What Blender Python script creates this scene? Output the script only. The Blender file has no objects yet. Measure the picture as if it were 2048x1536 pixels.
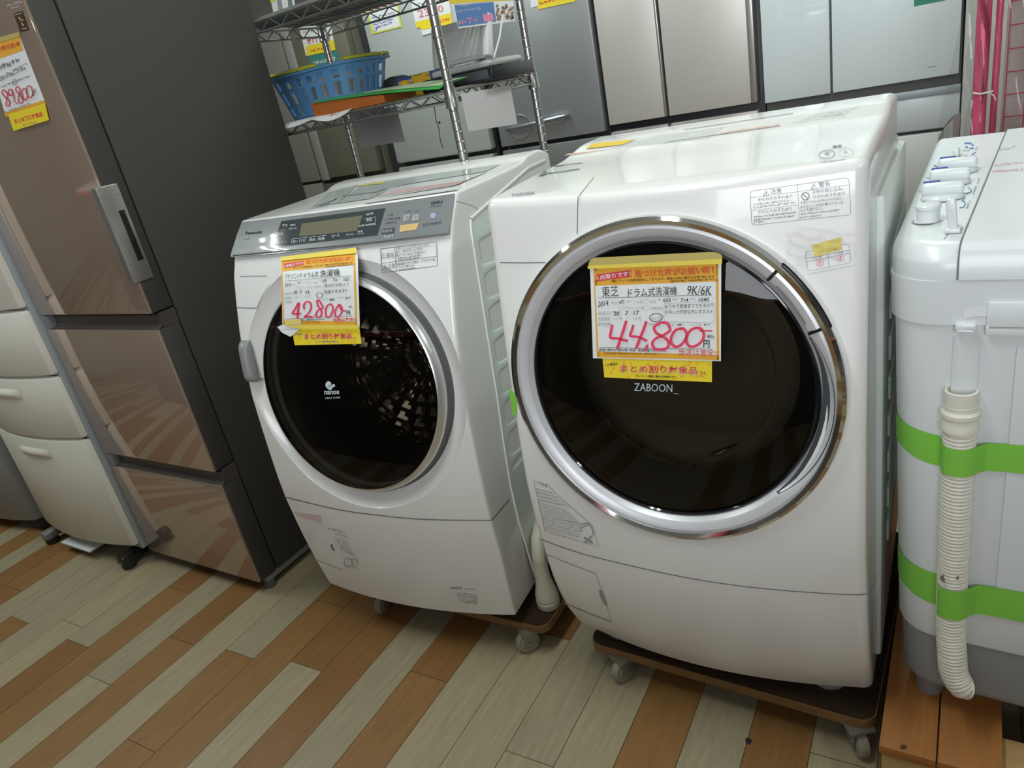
import bpy, bmesh, math, random
from mathutils import Vector, Matrix
R = math.radians
random.seed(7)
SC = bpy.context.scene
COL = SC.collection

# ------------------------------------------------------------------ camera
FPX, PITCH, ROLL, YAW, CAMH = 1431.083, 0.392374, -0.206685, 0.611823, 1.270097
W_, H_ = 2048.0, 1536.0
_f = Vector((-math.sin(YAW) * math.cos(PITCH), math.cos(YAW) * math.cos(PITCH), -math.sin(PITCH)))
_r0 = Vector((math.cos(YAW), math.sin(YAW), 0))
_u0 = _r0.cross(_f)
_r = _r0 * math.cos(ROLL) + _u0 * math.sin(ROLL)
_u = -_r0 * math.sin(ROLL) + _u0 * math.cos(ROLL)
CAMP = Vector((0, 0, CAMH))
cd = bpy.data.cameras.new('camera')
cd.sensor_fit = 'HORIZONTAL'
cd.sensor_width = 36.0
cd.lens = FPX / W_ * 36.0
cd.clip_start = 0.02
cam = bpy.data.objects.new('camera', cd)
COL.objects.link(cam)
m = Matrix.Identity(4)
for i in range(3):
    m[i][0], m[i][1], m[i][2], m[i][3] = _r[i], _u[i], -_f[i], CAMP[i]
cam.matrix_world = m
SC.camera = cam

# ------------------------------------------------------------------ world, light, exposure
SC.view_settings.view_transform = 'Standard'
SC.view_settings.look = 'None'
SC.view_settings.gamma = 1.0
SC.view_settings.exposure = EXPOSURE = 0.0
wd = bpy.data.worlds.new('world')
SC.world = wd
wd.use_nodes = True
wd.node_tree.nodes['Background'].inputs['Color'].default_value = (0.86, 0.93, 1.0, 1)
wd.node_tree.nodes['Background'].inputs['Strength'].default_value = 0.03

def area(name, loc, size, power, color, rot=(0, 0, 0)):
    l = bpy.data.lights.new(name, 'AREA')
    l.shape = 'RECTANGLE'
    l.size, l.size_y = size
    l.energy = power
    l.color = color
    o = bpy.data.objects.new(name, l)
    o.location = loc
    o.rotation_euler = rot
    COL.objects.link(o)
    return o

CEIL = 2.75
#          fixture centre x, y, watts per tube
TUBES = [(-3.2, 0.45, 12.0), (-0.70, 0.50, 9.2), (1.7, 0.5, 6.5), (-2.3, 2.3, 12.0), (-0.3, 2.45, 10.5)]
LAMPC = (0.90, 1.0, 0.955)
for lx, ly, pw in TUBES:
    for dx in (-0.07, 0.07):
        area('tube_light', (lx + dx, ly, CEIL - 0.075), (0.035, 1.2), pw, LAMPC)
# daylight through the shop window behind the camera
area('window_daylight', (0.45, -2.38, 1.80), (2.2, 1.2), 60.0, (0.92, 0.95, 1.0), (R(90), 0, 0))

# ------------------------------------------------------------------ helpers
def px_ray(u, v):
    return CAMP, _f + _r * ((u - W_ / 2) / FPX) - _u * ((v - H_ / 2) / FPX)

def at_y(u, v, y):
    c, d = px_ray(u, v)
    return c + d * ((y - c.y) / d.y)

def at_z(u, v, z):
    c, d = px_ray(u, v)
    return c + d * ((z - c.z) / d.z)

def at_x(u, v, x):
    c, d = px_ray(u, v)
    return c + d * ((x - c.x) / d.x)

MATS = {}
def mat(name, color, rough=0.5, metal=0.0, noise=0.0, nscale=40.0, bump=0.0, bscale=300.0, spec=0.5, coat=0.0, emit=None, alpha=None, trans=0.0, stretch=None, aniso=0.0):
    if name in MATS:
        return MATS[name]
    M = bpy.data.materials.new(name)
    M.use_nodes = True
    nt = M.node_tree
    b = nt.nodes['Principled BSDF']
    c = (color[0], color[1], color[2], 1)
    b.inputs['Base Color'].default_value = c
    b.inputs['Roughness'].default_value = rough
    b.inputs['Metallic'].default_value = metal
    b.inputs['Specular IOR Level'].default_value = spec
    b.inputs['Coat Weight'].default_value = coat
    b.inputs['Coat Roughness'].default_value = 0.05
    b.inputs['Transmission Weight'].default_value = trans
    if aniso: b.inputs['Anisotropic'].default_value = aniso
    if alpha is not None: b.inputs['Alpha'].default_value = alpha
    if emit:
        b.inputs['Emission Color'].default_value = (emit[0], emit[1], emit[2], 1)
        b.inputs['Emission Strength'].default_value = emit[3]
    tc = nt.nodes.new('ShaderNodeTexCoord')
    mp = nt.nodes.new('ShaderNodeMapping')
    nt.links.new(tc.outputs['Object'], mp.inputs['Vector'])
    if stretch: mp.inputs['Scale'].default_value = stretch
    n = nt.nodes.new('ShaderNodeTexNoise')
    n.inputs['Scale'].default_value = nscale
    n.inputs['Detail'].default_value = 3
    nt.links.new(mp.outputs['Vector'], n.inputs['Vector'])
    if noise:
        mx = nt.nodes.new('ShaderNodeMix')
        mx.data_type = 'RGBA'
        mx.inputs[6].default_value = tuple(max(0, x * (1 - noise)) for x in color[:3]) + (1,)
        mx.inputs[7].default_value = tuple(min(1, x * (1 + noise)) for x in color[:3]) + (1,)
        nt.links.new(n.outputs['Fac'], mx.inputs[0])
        nt.links.new(mx.outputs[2], b.inputs['Base Color'])
    else:
        mr = nt.nodes.new('ShaderNodeMapRange')
        mr.inputs['To Min'].default_value = max(0.0, rough * 0.93)
        mr.inputs['To Max'].default_value = min(1.0, rough * 1.07)
        nt.links.new(n.outputs['Fac'], mr.inputs['Value'])
        nt.links.new(mr.outputs['Result'], b.inputs['Roughness'])
    if bump:
        n2 = nt.nodes.new('ShaderNodeTexNoise')
        n2.inputs['Scale'].default_value = bscale
        nt.links.new(mp.outputs['Vector'], n2.inputs['Vector'])
        bp = nt.nodes.new('ShaderNodeBump')
        bp.inputs['Strength'].default_value = bump
        bp.inputs['Distance'].default_value = 0.002
        nt.links.new(n2.outputs['Fac'], bp.inputs['Height'])
        nt.links.new(bp.outputs['Normal'], b.inputs['Normal'])
    MATS[name] = M
    return M

def tinted_glass(name, tint, ior=1.5, rough=0.0):
    """dark or clear pane: fresnel mirror over a tinted see-through body"""
    if name in MATS: return MATS[name]
    M = bpy.data.materials.new(name)
    M.use_nodes = True
    nt = M.node_tree
    nt.nodes.clear()
    out = nt.nodes.new('ShaderNodeOutputMaterial')
    mix = nt.nodes.new('ShaderNodeMixShader')
    fr = nt.nodes.new('ShaderNodeFresnel'); fr.inputs['IOR'].default_value = ior
    tr = nt.nodes.new('ShaderNodeBsdfTransparent'); tr.inputs['Color'].default_value = (*tint, 1)
    gl = nt.nodes.new('ShaderNodeBsdfGlossy'); gl.inputs['Roughness'].default_value = rough
    nt.links.new(fr.outputs[0], mix.inputs[0])
    nt.links.new(tr.outputs[0], mix.inputs[1])
    nt.links.new(gl.outputs[0], mix.inputs[2])
    nt.links.new(mix.outputs[0], out.inputs[0])
    MATS[name] = M
    return M

class MB:
    def __init__(s):
        s.v, s.f, s.m = [], [], []
    def add(s, verts, faces, mi=0):
        o = len(s.v)
        s.v += [tuple(p) for p in verts]
        s.f += [tuple(i + o for i in f) for f in faces]
        s.m += [mi] * len(faces)
        return s
    def poly(s, pts, mi=0):
        return s.add(pts, [tuple(range(len(pts)))], mi)
    def grid(s, fn, nu, nv, mi=0, closeu=False):
        vs = [fn(i / (nu if closeu else nu), j / nv) for j in range(nv + 1) for i in range(nu if closeu else nu + 1)]
        w = nu if closeu else nu + 1
        fs = []
        for j in range(nv):
            for i in range(nu):
                a = j * w + i; b = j * w + (i + 1) % w
                fs.append((a, b, b + w, a + w))
        return s.add(vs, fs, mi)
    def box(s, a, b, mi=0, r=0.0, seg=2, tf=None):
        bm = bmesh.new()
        bmesh.ops.create_cube(bm, size=1.0)
        c = [(a[i] + b[i]) / 2 for i in range(3)]; d = [abs(b[i] - a[i]) for i in range(3)]
        for v in bm.verts:
            v.co = Vector((c[0] + v.co.x * d[0], c[1] + v.co.y * d[1], c[2] + v.co.z * d[2]))
        if r > 0:
            bmesh.ops.bevel(bm, geom=bm.edges[:], offset=min(r, min(d) * 0.49), segments=seg, profile=0.5, affect='EDGES')
        bm.verts.index_update()
        vs = [v.co.copy() for v in bm.verts]
        if tf: vs = [tf(v) for v in vs]
        s.add(vs, [[v.index for v in f.verts] for f in bm.faces], mi)
        bm.free()
        return s
    def loop(s, rings, mi=0, cap0=False, cap1=False, closed=True):
        n = len(rings[0]); vs = [p for r in rings for p in r]; fs = []
        for j in range(len(rings) - 1):
            for i in range(n if closed else n - 1):
                a = j * n + i; b = j * n + (i + 1) % n
                fs.append((a, b, b + n, a + n))
        if cap0: fs.append(tuple(range(n))[::-1])
        if cap1: fs.append(tuple((len(rings) - 1) * n + i for i in range(n)))
        return s.add(vs, fs, mi)
    def tube(s, path, r, seg=10, mi=0, cap=True):
        path = [Vector(p) for p in path]; rings = []; up = None
        for i, p in enumerate(path):
            t = (path[min(i + 1, len(path) - 1)] - path[max(i - 1, 0)]).normalized()
            if up is None:
                up = Vector((0, 0, 1)) if abs(t.z) < 0.9 else Vector((0, 1, 0))
            a = t.cross(up).normalized(); up = a.cross(t).normalized()
            rr = r[i] if isinstance(r, (list, tuple)) else r
            rings.append([p + (a * math.cos(2 * math.pi * k / seg) + up * math.sin(2 * math.pi * k / seg)) * rr for k in range(seg)])
        return s.loop(rings, mi, cap, cap)
    def lathe(s, prof, place, seg=96, mi=0, a0=0.0, a1=None):
        """prof: (radius, depth); place(radius, angle, depth) -> point"""
        full = a1 is None
        a1 = 2 * math.pi if full else a1
        n = seg if full else seg + 1
        rings = [[place(r, a0 + (a1 - a0) * k / seg, d) for k in range(n)] for r, d in prof]
        return s.loop(rings, mi, closed=full)
    def prism(s, pts, p0, p1, mi=0):
        """pts: list of 2D; p0/p1: functions (a, b) -> 3D for the two end caps"""
        n = len(pts)
        s.loop([[p0(a, b) for a, b in pts], [p1(a, b) for a, b in pts]], mi, True, True)
        return s

def link_mesh(name, mb, mats, parent=None, off=(0, 0, 0), angle=35):
    me = bpy.data.meshes.new(name)
    ox, oy, oz = off
    me.from_pydata([(x - ox, y - oy, z - oz) for x, y, z in mb.v], [], mb.f)
    for M in (mats if isinstance(mats, (list, tuple)) else [mats]):
        me.materials.append(M)
    for p, i in zip(me.polygons, mb.m): p.material_index = i
    bm = bmesh.new(); bm.from_mesh(me)
    if len(bm.faces) < 60000:
        bmesh.ops.remove_doubles(bm, verts=bm.verts, dist=1e-6)
        bmesh.ops.recalc_face_normals(bm, faces=bm.faces)
    bm.to_mesh(me); bm.free()
    me.shade_smooth()
    me.set_sharp_from_angle(angle=R(angle))
    o = bpy.data.objects.new(name, me)
    COL.objects.link(o)
    if parent is not None: o.parent = parent
    return o

class Frame:
    """a measured local frame: origin o on the floor, turned by rz"""
    def __init__(s, o, rz=0.0):
        s.o = Vector(o); s.c, s.s_ = math.cos(rz), math.sin(rz); s.rz = rz
    def loc(s, P):
        d = Vector(P) - s.o
        return Vector((d.x * s.c + d.y * s.s_, -d.x * s.s_ + d.y * s.c, d.z))
    def dirl(s, d):
        return Vector((d.x * s.c + d.y * s.s_, -d.x * s.s_ + d.y * s.c, d.z))
    def world(s, p):
        return s.o + Vector((p[0] * s.c - p[1] * s.s_, p[0] * s.s_ + p[1] * s.c, p[2]))
    def surf_y(s, fn, off=0.0):
        """picture point -> point of the surface y = fn(x, z), lifted by off towards the viewer"""
        def g(u, v, lift=0.0):
            c, d = px_ray(u, v); c = s.loc(c); d = s.dirl(d); y = fn(0, 0.6)
            for _ in range(14):
                p = c + d * ((y - c.y) / d.y); y = fn(p.x, p.z) - off - lift
            return c + d * ((y - c.y) / d.y)
        return g
    def surf_z(s, fn, off=0.0):
        def g(u, v, lift=0.0):
            c, d = px_ray(u, v); c = s.loc(c); d = s.dirl(d)
            h = lambda t: (c + d * t).z - fn(*(c + d * t).xy) - off - lift
            a, b = 0.5, 0.5
            while b < 3.5 and h(b) > 0: a, b = b, b + 0.01
            for _ in range(30):
                k = (a + b) / 2
                if h(k) > 0: a = k
                else: b = k
            return c + d * b
        return g
    def surf_x(s, x0, off=0.0):
        def g(u, v, lift=0.0):
            c, d = px_ray(u, v); c = s.loc(c); d = s.dirl(d)
            return c + d * ((x0 + off + lift - c.x) / d.x)
        return g

WORLD = Frame((0, 0, 0))

class Thing:
    def __init__(s, name, label, cat, off=(0, 0, 0), frame=WORLD, group=None):
        s.fr, s.off = frame, off
        e = bpy.data.objects.new(name, None)
        e.empty_display_size = 0.05
        COL.objects.link(e)
        e.location = frame.world(off); e.rotation_euler = (0, 0, frame.rz)
        e['label'] = label; e['category'] = cat
        if group: e['group'] = group
        s.e = e
    def part(s, name, mb, mats, parent=None, label=None, angle=35):
        if not mb.v: return None
        o = link_mesh(name, mb, mats, parent or s.e, s.off, angle)
        if label: o['label'] = label
        return o

def struct(name, mb, mats, angle=35):
    o = link_mesh(name, mb, mats, None, (0, 0, 0), angle)
    o['kind'] = 'structure'
    return o

def single(name, mb, mats, label, cat, group=None, base=(0, 0, 0)):
    o = link_mesh(name, mb, mats, None, base)
    o.location = base
    o['label'] = label; o['category'] = cat
    if group: o['group'] = group
    return o

# ---- lettering and marks, laid on a real surface
_TX = {}
def text_geo(s, bold=0.0):
    k = (s, bold)
    if k in _TX: return _TX[k]
    cu = bpy.data.curves.new('lettering', 'FONT')
    cu.body = s; cu.size = 1.0; cu.resolution_u = 2; cu.offset = bold
    o = bpy.data.objects.new('lettering', cu)
    COL.objects.link(o)
    dg = bpy.context.evaluated_depsgraph_get()
    me = o.evaluated_get(dg).to_mesh()
    vs = [(v.co.x, v.co.y) for v in me.vertices]; fs = [tuple(p.vertices) for p in me.polygons]
    o.evaluated_get(dg).to_mesh_clear()
    bpy.data.objects.remove(o); bpy.data.curves.remove(cu)
    x0 = min(v[0] for v in vs); x1 = max(v[0] for v in vs); y0 = min(v[1] for v in vs); y1 = max(v[1] for v in vs)
    vs = [((x - x0) / (x1 - x0), (y - y0) / (y1 - y0)) for x, y in vs]
    _TX[k] = (vs, fs)
    return _TX[k]

class Pen:
    """draws flat print on a surface; points are given in the coordinates of an enlarged view (ox, oy, scale)"""
    def __init__(s, mb, surf, ox=0, oy=0, sc=1.0, lift=0.0004, mi=0):
        s.mb, s.sf, s.ox, s.oy, s.sc, s.l, s.mi = mb, surf, ox, oy, sc, lift, mi
    def p(s, x, y):
        return s.sf(s.ox + x / s.sc, s.oy + y / s.sc, s.l)
    def text(s, t, a, b, h, bold=0.0, slant=0.0):
        vs, fs = text_geo(t, bold)
        dx, dy = b[0] - a[0], b[1] - a[1]; L = math.hypot(dx, dy) or 1
        ux, uy = dy / L * h, -dx / L * h
        ux += dx / L * slant * h; uy += dy / L * slant * h
        s.mb.add([s.p(a[0] + dx * x + ux * y, a[1] + dy * x + uy * y) for x, y in vs], fs, s.mi)
    def poly(s, pts):
        s.mb.poly([s.p(*q) for q in pts], s.mi)
    def quad(s, a, b, c, d, nu=8, nv=8):
        def fn(i, j):
            x = (a[0] * (1 - i) + b[0] * i) * (1 - j) + (d[0] * (1 - i) + c[0] * i) * j
            y = (a[1] * (1 - i) + b[1] * i) * (1 - j) + (d[1] * (1 - i) + c[1] * i) * j
            return s.p(x, y)
        s.mb.grid(fn, nu, nv, s.mi)
    def line(s, pts, w, smooth=False, n=8, close=False):
        if close: pts = list(pts) + [pts[0]]
        if smooth and len(pts) > 2:
            P = []
            q = [pts[0]] + list(pts) + [pts[-1]]
            if close: q = [pts[-2]] + list(pts) + [pts[1]]
            for i in range(1, len(q) - 2):
                for k in range(n):
                    t = k / n
                    P.append(tuple(0.5 * ((2 * q[i][j]) + (-q[i - 1][j] + q[i + 1][j]) * t + (2 * q[i - 1][j] - 5 * q[i][j] + 4 * q[i + 1][j] - q[i + 2][j]) * t * t + (-q[i - 1][j] + 3 * q[i][j] - 3 * q[i + 1][j] + q[i + 2][j]) * t ** 3) for j in (0, 1)))
            P.append(tuple(pts[-1])); pts = P
        else:
            Q = []
            for i in range(len(pts) - 1):
                k = max(1, int(math.hypot(pts[i + 1][0] - pts[i][0], pts[i + 1][1] - pts[i][1]) / s.sc / 30))
                for j in range(k):
                    t = j / k
                    Q.append((pts[i][0] * (1 - t) + pts[i + 1][0] * t, pts[i][1] * (1 - t) + pts[i + 1][1] * t))
            Q.append(tuple(pts[-1])); pts = Q
        A, B = [], []
        for i, (x, y) in enumerate(pts):
            x0, y0 = pts[max(i - 1, 0)]; x1, y1 = pts[min(i + 1, len(pts) - 1)]
            dx, dy = x1 - x0, y1 - y0; L = math.hypot(dx, dy) or 1
            nx, ny = -dy / L * w / 2, dx / L * w / 2
            A.append(s.p(x + nx, y + ny)); B.append(s.p(x - nx, y - ny))
        n_ = len(pts)
        s.mb.add(A + B, [(i, i + 1, n_ + i + 1, n_ + i) for i in range(n_ - 1)], s.mi)
    def greek(s, a, b, h, dens=0.62):
        """a row of print too small to read: broken dashes"""
        dx, dy = b[0] - a[0], b[1] - a[1]; L = math.hypot(dx, dy); t = 0.0
        while t < L - h * 0.3:
            w = h * random.uniform(0.4, 0.95)
            for k in range(2):
                q = t + w * k * 0.5
                if random.random() < dens:
                    x, y = a[0] + dx * q / L, a[1] + dy * q / L
                    hh = h * random.uniform(0.5, 0.9)
                    s.line([(x, y), (x + dy / L * hh, y - dx / L * hh)], h * 0.16)
            x, y = a[0] + dx * t / L, a[1] + dy * t / L
            e = min(t + w, L) - t
            yy = h * random.uniform(0.1, 0.8)
            s.line([(x + dy / L * yy, y - dx / L * yy), (x + dx * e / L + dy / L * yy, y + dy * e / L - dx / L * yy)], h * 0.18)
            t += w + h * 0.18
    def disc(s, c, rx, ry=None, n=20, rot=0.0):
        ry = ry or rx
        s.poly([(c[0] + rx * math.cos(2 * math.pi * k / n) * math.cos(rot) - ry * math.sin(2 * math.pi * k / n) * math.sin(rot),
                 c[1] + rx * math.cos(2 * math.pi * k / n) * math.sin(rot) + ry * math.sin(2 * math.pi * k / n) * math.cos(rot)) for k in range(n)])
    def ring(s, c, rx, ry, w, rot=0.0, n=24):
        s.line([(c[0] + rx * math.cos(2 * math.pi * k / n) * math.cos(rot) - ry * math.sin(2 * math.pi * k / n) * math.sin(rot),
                 c[1] + rx * math.cos(2 * math.pi * k / n) * math.sin(rot) + ry * math.sin(2 * math.pi * k / n) * math.cos(rot)) for k in range(n)], w, close=True)

def hole(o, cutter_mb):
    """cut an opening into a closed mesh"""
    me = bpy.data.meshes.new('cut'); me.from_pydata([Vector(v) for v in cutter_mb.v], [], cutter_mb.f)
    bm = bmesh.new(); bm.from_mesh(me); bmesh.ops.remove_doubles(bm, verts=bm.verts, dist=1e-6); bmesh.ops.recalc_face_normals(bm, faces=bm.faces); bm.to_mesh(me); bm.free()
    c = bpy.data.objects.new('cut', me); COL.objects.link(c)
    md = o.modifiers.new('opening', 'BOOLEAN'); md.operation = 'DIFFERENCE'; md.solver = 'EXACT'; md.object = c
    c.parent = o.parent
    bpy.context.view_layer.update()
    dg = bpy.context.evaluated_depsgraph_get()
    nm = bpy.data.meshes.new_from_object(o.evaluated_get(dg))
    o.modifiers.clear()
    old = o.data; o.data = nm; nm.name = old.name
    bpy.data.objects.remove(c)
    nm.shade_smooth(); nm.set_sharp_from_angle(angle=R(30))

def interp(tab, x):
    """smooth curve through measured (x, value) pairs"""
    if x <= tab[0][0]: return tab[0][1]
    if x >= tab[-1][0]: return tab[-1][1]
    n = len(tab)
    def slope(i):
        a, b = tab[max(i - 1, 0)], tab[min(i + 1, n - 1)]
        return (b[1] - a[1]) / (b[0] - a[0])
    for i in range(n - 1):
        if x <= tab[i + 1][0]:
            h = tab[i + 1][0] - tab[i][0]; t = (x - tab[i][0]) / h
            return ((2 * t ** 3 - 3 * t * t + 1) * tab[i][1] + (t ** 3 - 2 * t * t + t) * h * slope(i)
                    + (3 * t * t - 2 * t ** 3) * tab[i + 1][1] + (t ** 3 - t * t) * h * slope(i + 1))

# ================================================================== the setting
PALE = [mat('pale_plank', (0.36, 0.295, 0.183), 0.42, noise=0.24, nscale=9, stretch=(9, 0.9, 1)),
        mat('pale_plank_grey', (0.33, 0.275, 0.175), 0.42, noise=0.26, nscale=11, stretch=(8, 0.8, 1))]
BROWN = [mat('brown_plank', (0.262, 0.135, 0.045), 0.40, noise=0.28, nscale=9, stretch=(9, 0.8, 1)),
         mat('brown_plank_red', (0.236, 0.115, 0.039), 0.40, noise=0.3, nscale=10, stretch=(8, 0.7, 1))]
SEAM = mat('plank_seam', (0.05, 0.035, 0.02), 0.8)
FL = MB()
_c, _s = math.cos(0.0237), math.sin(0.0237)
def fl(xr, yr, z=0.0): return (xr * _c - yr * _s, xr * _s + yr * _c, z)
PITCHX = 0.11375
ENDS = {-2: [(1.6, 1, 1)], -1: [(1.026, 0, 0)], 4: [(0.823, 0, 0)], 5: [(1.153, 0, 1)], 7: [(0.938, 1, 1)], 10: [(0.86, 0, 1)], 11: [(1.073, 1, 1)],
        12: [(0.525, 1, 1), (0.831, 1, 0)], 14: [(0.8105, 1, 1)], 15: [(0.6225, 0, 0)], 16: [(0.972, 1, 1)], 17: [(0.693, 1, 0)],
        18: [(0.7435, 0, 0)], 20: [(0.693, 1, 0)], 22: [(0.786, 1, 1)]}
ONE = {0: 1, 1: 0, 2: 1, 3: 0, 6: 0, 8: 0, 9: 1, 13: 0, 19: 0, 21: 0, 23: 1, 24: 0, 25: 1, 26: 0}
rr = random.Random(3)
for k in range(-38, 52):
    x1 = -0.187 - PITCHX * k; x0 = x1 - PITCHX
    if k in ENDS:
        e = ENDS[k]; first = e[0][1]
        cuts = [(-2.6, first)]
        for y, a, b in e: cuts.append((y, b))
    elif k in ONE: cuts = [(-2.6, ONE[k]), (rr.uniform(1.5, 2.2), ONE[k])]
    else: cuts = [(-2.6, rr.random() < 0.45), (rr.uniform(-1, 0.4), rr.random() < 0.45), (rr.uniform(0.7, 1.6), rr.random() < 0.45)]
    y = cuts[-1][0] + 0.9
    while y < 4.1:
        cuts.append((y, rr.random() < 0.45)); y += 0.9
    for i, (ya, col) in enumerate(cuts):
        yb = cuts[i + 1][0] if i + 1 < len(cuts) else 4.35
        g = 0.0007
        FL.poly([fl(x0 + g, ya + g), fl(x1 - g, ya + g), fl(x1 - g, yb - g), fl(x0 + g, yb - g)], (2 if col else 0) + rr.randint(0, 1))
FL.poly([(-6.4, -2.7, -0.0012), (4.4, -2.7, -0.0012), (4.4, 4.5, -0.0012), (-6.4, 4.5, -0.0012)], 4)
_a = random.Random(2)
FL.poly([tuple(at_z(1497 + (6.5 + _a.uniform(-2, 1.5)) * math.cos(2 * math.pi * i / 12), 1482 + (7.5 + _a.uniform(-2, 1.5)) * math.sin(2 * math.pi * i / 12), 0.0006)) for i in range(12)], 5)
struct('floor', FL, PALE + BROWN + [SEAM, mat('chipped_black', (0.012, 0.012, 0.014), 0.7)])

WALLM = mat('wall_paint', (0.32, 0.31, 0.29), 0.8, noise=0.03)
CEILM = mat('ceiling_board', (0.45, 0.46, 0.44), 0.85, noise=0.05, nscale=60)
def wall(name, a, b): struct(name, MB().box(a, b), WALLM)
wall('wall_back', (-6.2, 4.2, 0), (4.2, 4.3, 2.8))
wall('wall_left', (-6.2, -2.5, 0), (-6.1, 4.2, 2.8))
wall('wall_right', (4.1, -2.5, 0), (4.2, 4.2, 2.8))
WXA, WXB, WZA, WZB = -0.68, 1.58, 1.17, 2.43
w = MB()
for a, b in (((-6.2, -2.5, 0), (WXA, -2.4, 2.8)), ((WXB, -2.5, 0), (4.2, -2.4, 2.8)), ((WXA, -2.5, 0), (WXB, -2.4, WZA)), ((WXA, -2.5, WZB), (WXB, -2.4, 2.8))):
    w.box(a, b)
struct('wall_front', w, WALLM)
struct('ceiling', MB().box((-6.2, -2.5, CEIL), (4.2, 4.3, CEIL + 0.1)), CEILM)
WF = mat('window_aluminium', (0.35, 0.36, 0.37), 0.35, 0.8)
w = MB()
for a, b in (((WXA, -2.5, WZA), (WXB, -2.42, WZA + 0.03)), ((WXA, -2.5, WZB - 0.03), (WXB, -2.42, WZB)), ((WXA, -2.5, WZA), (WXA + 0.03, -2.42, WZB)), ((WXB - 0.03, -2.5, WZA), (WXB, -2.42, WZB)), ((0.43, -2.49, WZA), (0.47, -2.42, WZB))):
    w.box(a, b)
win = struct('window_1', w, WF)
link_mesh('window_pane', MB().box((WXA + 0.03, -2.462, WZA + 0.03), (WXB - 0.03, -2.456, WZB - 0.03)), mat('daylit_pane', (0.8, 0.85, 0.9), 0.2, emit=(0.85, 0.93, 1.0, 1.0)), win)
struct('baseboard_back', MB().box((-6.1, 4.185, 0), (4.1, 4.2, 0.07)), mat('baseboard_vinyl', (0.12, 0.10, 0.09), 0.5))

# unseen counter, added to shade the lower fronts from the window and mirror in glass
cm = mat('counter_dark_board', (0.10, 0.085, 0.075), 0.6)
ct = Thing('added_counter', 'long dark counter added across the aisle to shade the low fronts and mirror in the glass doors', 'counter', (-0.7, -0.85, 0))
ct.part('body', MB().box((-3.6, -1.10, 0.0), (2.2, -0.57, 1.02), r=0.004), cm)
ct.part('top', MB().box((-3.62, -1.12, 1.02), (2.22, -0.55, 1.05), r=0.004), mat('counter_top_white', (0.55, 0.54, 0.52), 0.5))
ct.part('red_edge', MB().box((-3.62, -0.552, 1.005), (2.22, -0.546, 1.035)), mat('counter_red_edge', (0.50, 0.04, 0.06), 0.5))

LH = mat('lamp_housing', (0.8, 0.8, 0.78), 0.4)
LT = mat('lit_tube', (1, 1, 1), 0.3, emit=(0.95, 1.0, 0.95, 3.0))
WHERE = ['over the left end of the shop aisle', 'over the aisle before the two drum washers', 'over the aisle right of the viewer', 'above the wire rack', 'over the back row at its right end']
for (lx, ly, pw), wh in zip(TUBES, WHERE):
    t = Thing('ceiling_light', 'white twin tube fluorescent ceiling light ' + wh, 'lamp', (lx, ly, CEIL), group='fluorescent ceiling lights')
    b = MB().box((lx - 0.14, ly - 0.64, CEIL - 0.035), (lx + 0.14, ly + 0.64, CEIL), r=0.006)
    t.part('housing', b, LH)
    for dx in (-0.07, 0.07):
        q = MB().tube([(lx + dx, ly - 0.6, CEIL - 0.053), (lx + dx, ly + 0.6, CEIL - 0.053)], 0.016, 12)
        t.part('tube', q, LT)

# ================================================================== shared body builder for the drum washers
WHITE = mat('white_plastic', (0.80, 0.79, 0.77), 0.22, spec=0.5, coat=0.35)
WSIDE = mat('white_side_green_cast', (0.71, 0.77, 0.72), 0.35)  # greenish cast of the tube light is put into the white steel
CHROME = mat('chrome', (0.82, 0.82, 0.82), 0.05, 1.0)
SILVER = mat('matt_silver', (0.70, 0.70, 0.73), 0.38, 0.35)
BLACK = mat('black_plastic', (0.012, 0.012, 0.013), 0.25)
BLKGLOSS = mat('black_gloss', (0.008, 0.008, 0.009), 0.06, spec=0.6)
DARKGREY = mat('dark_grey_plastic', (0.05, 0.055, 0.065), 0.4)
GREYP = mat('grey_plastic', (0.33, 0.33, 0.33), 0.45)
SEAMM = mat('panel_gap', (0.15, 0.16, 0.17), 0.7)
SEAMF = mat('faint_gap', (0.36, 0.36, 0.36), 0.7)
GREYINK = mat('grey_ink', (0.13, 0.14, 0.16), 0.6)
PALEINK = mat('pale_grey_ink', (0.33, 0.34, 0.35), 0.6)
BLACKINK = mat('black_ink', (0.015, 0.015, 0.018), 0.6)
REDINK = mat('red_ink', (0.62, 0.035, 0.06), 0.55)
PAPER = mat('white_paper', (0.82, 0.83, 0.84), 0.6, noise=0.02)
RUBBER = mat('grey_rubber', (0.10, 0.10, 0.10), 0.6)
STEELD = mat('drum_steel', (0.55, 0.52, 0.47), 0.22, 1.0)
GREEN = mat('green_tape', (0.22, 0.58, 0.07), 0.45, noise=0.06, nscale=25)

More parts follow.
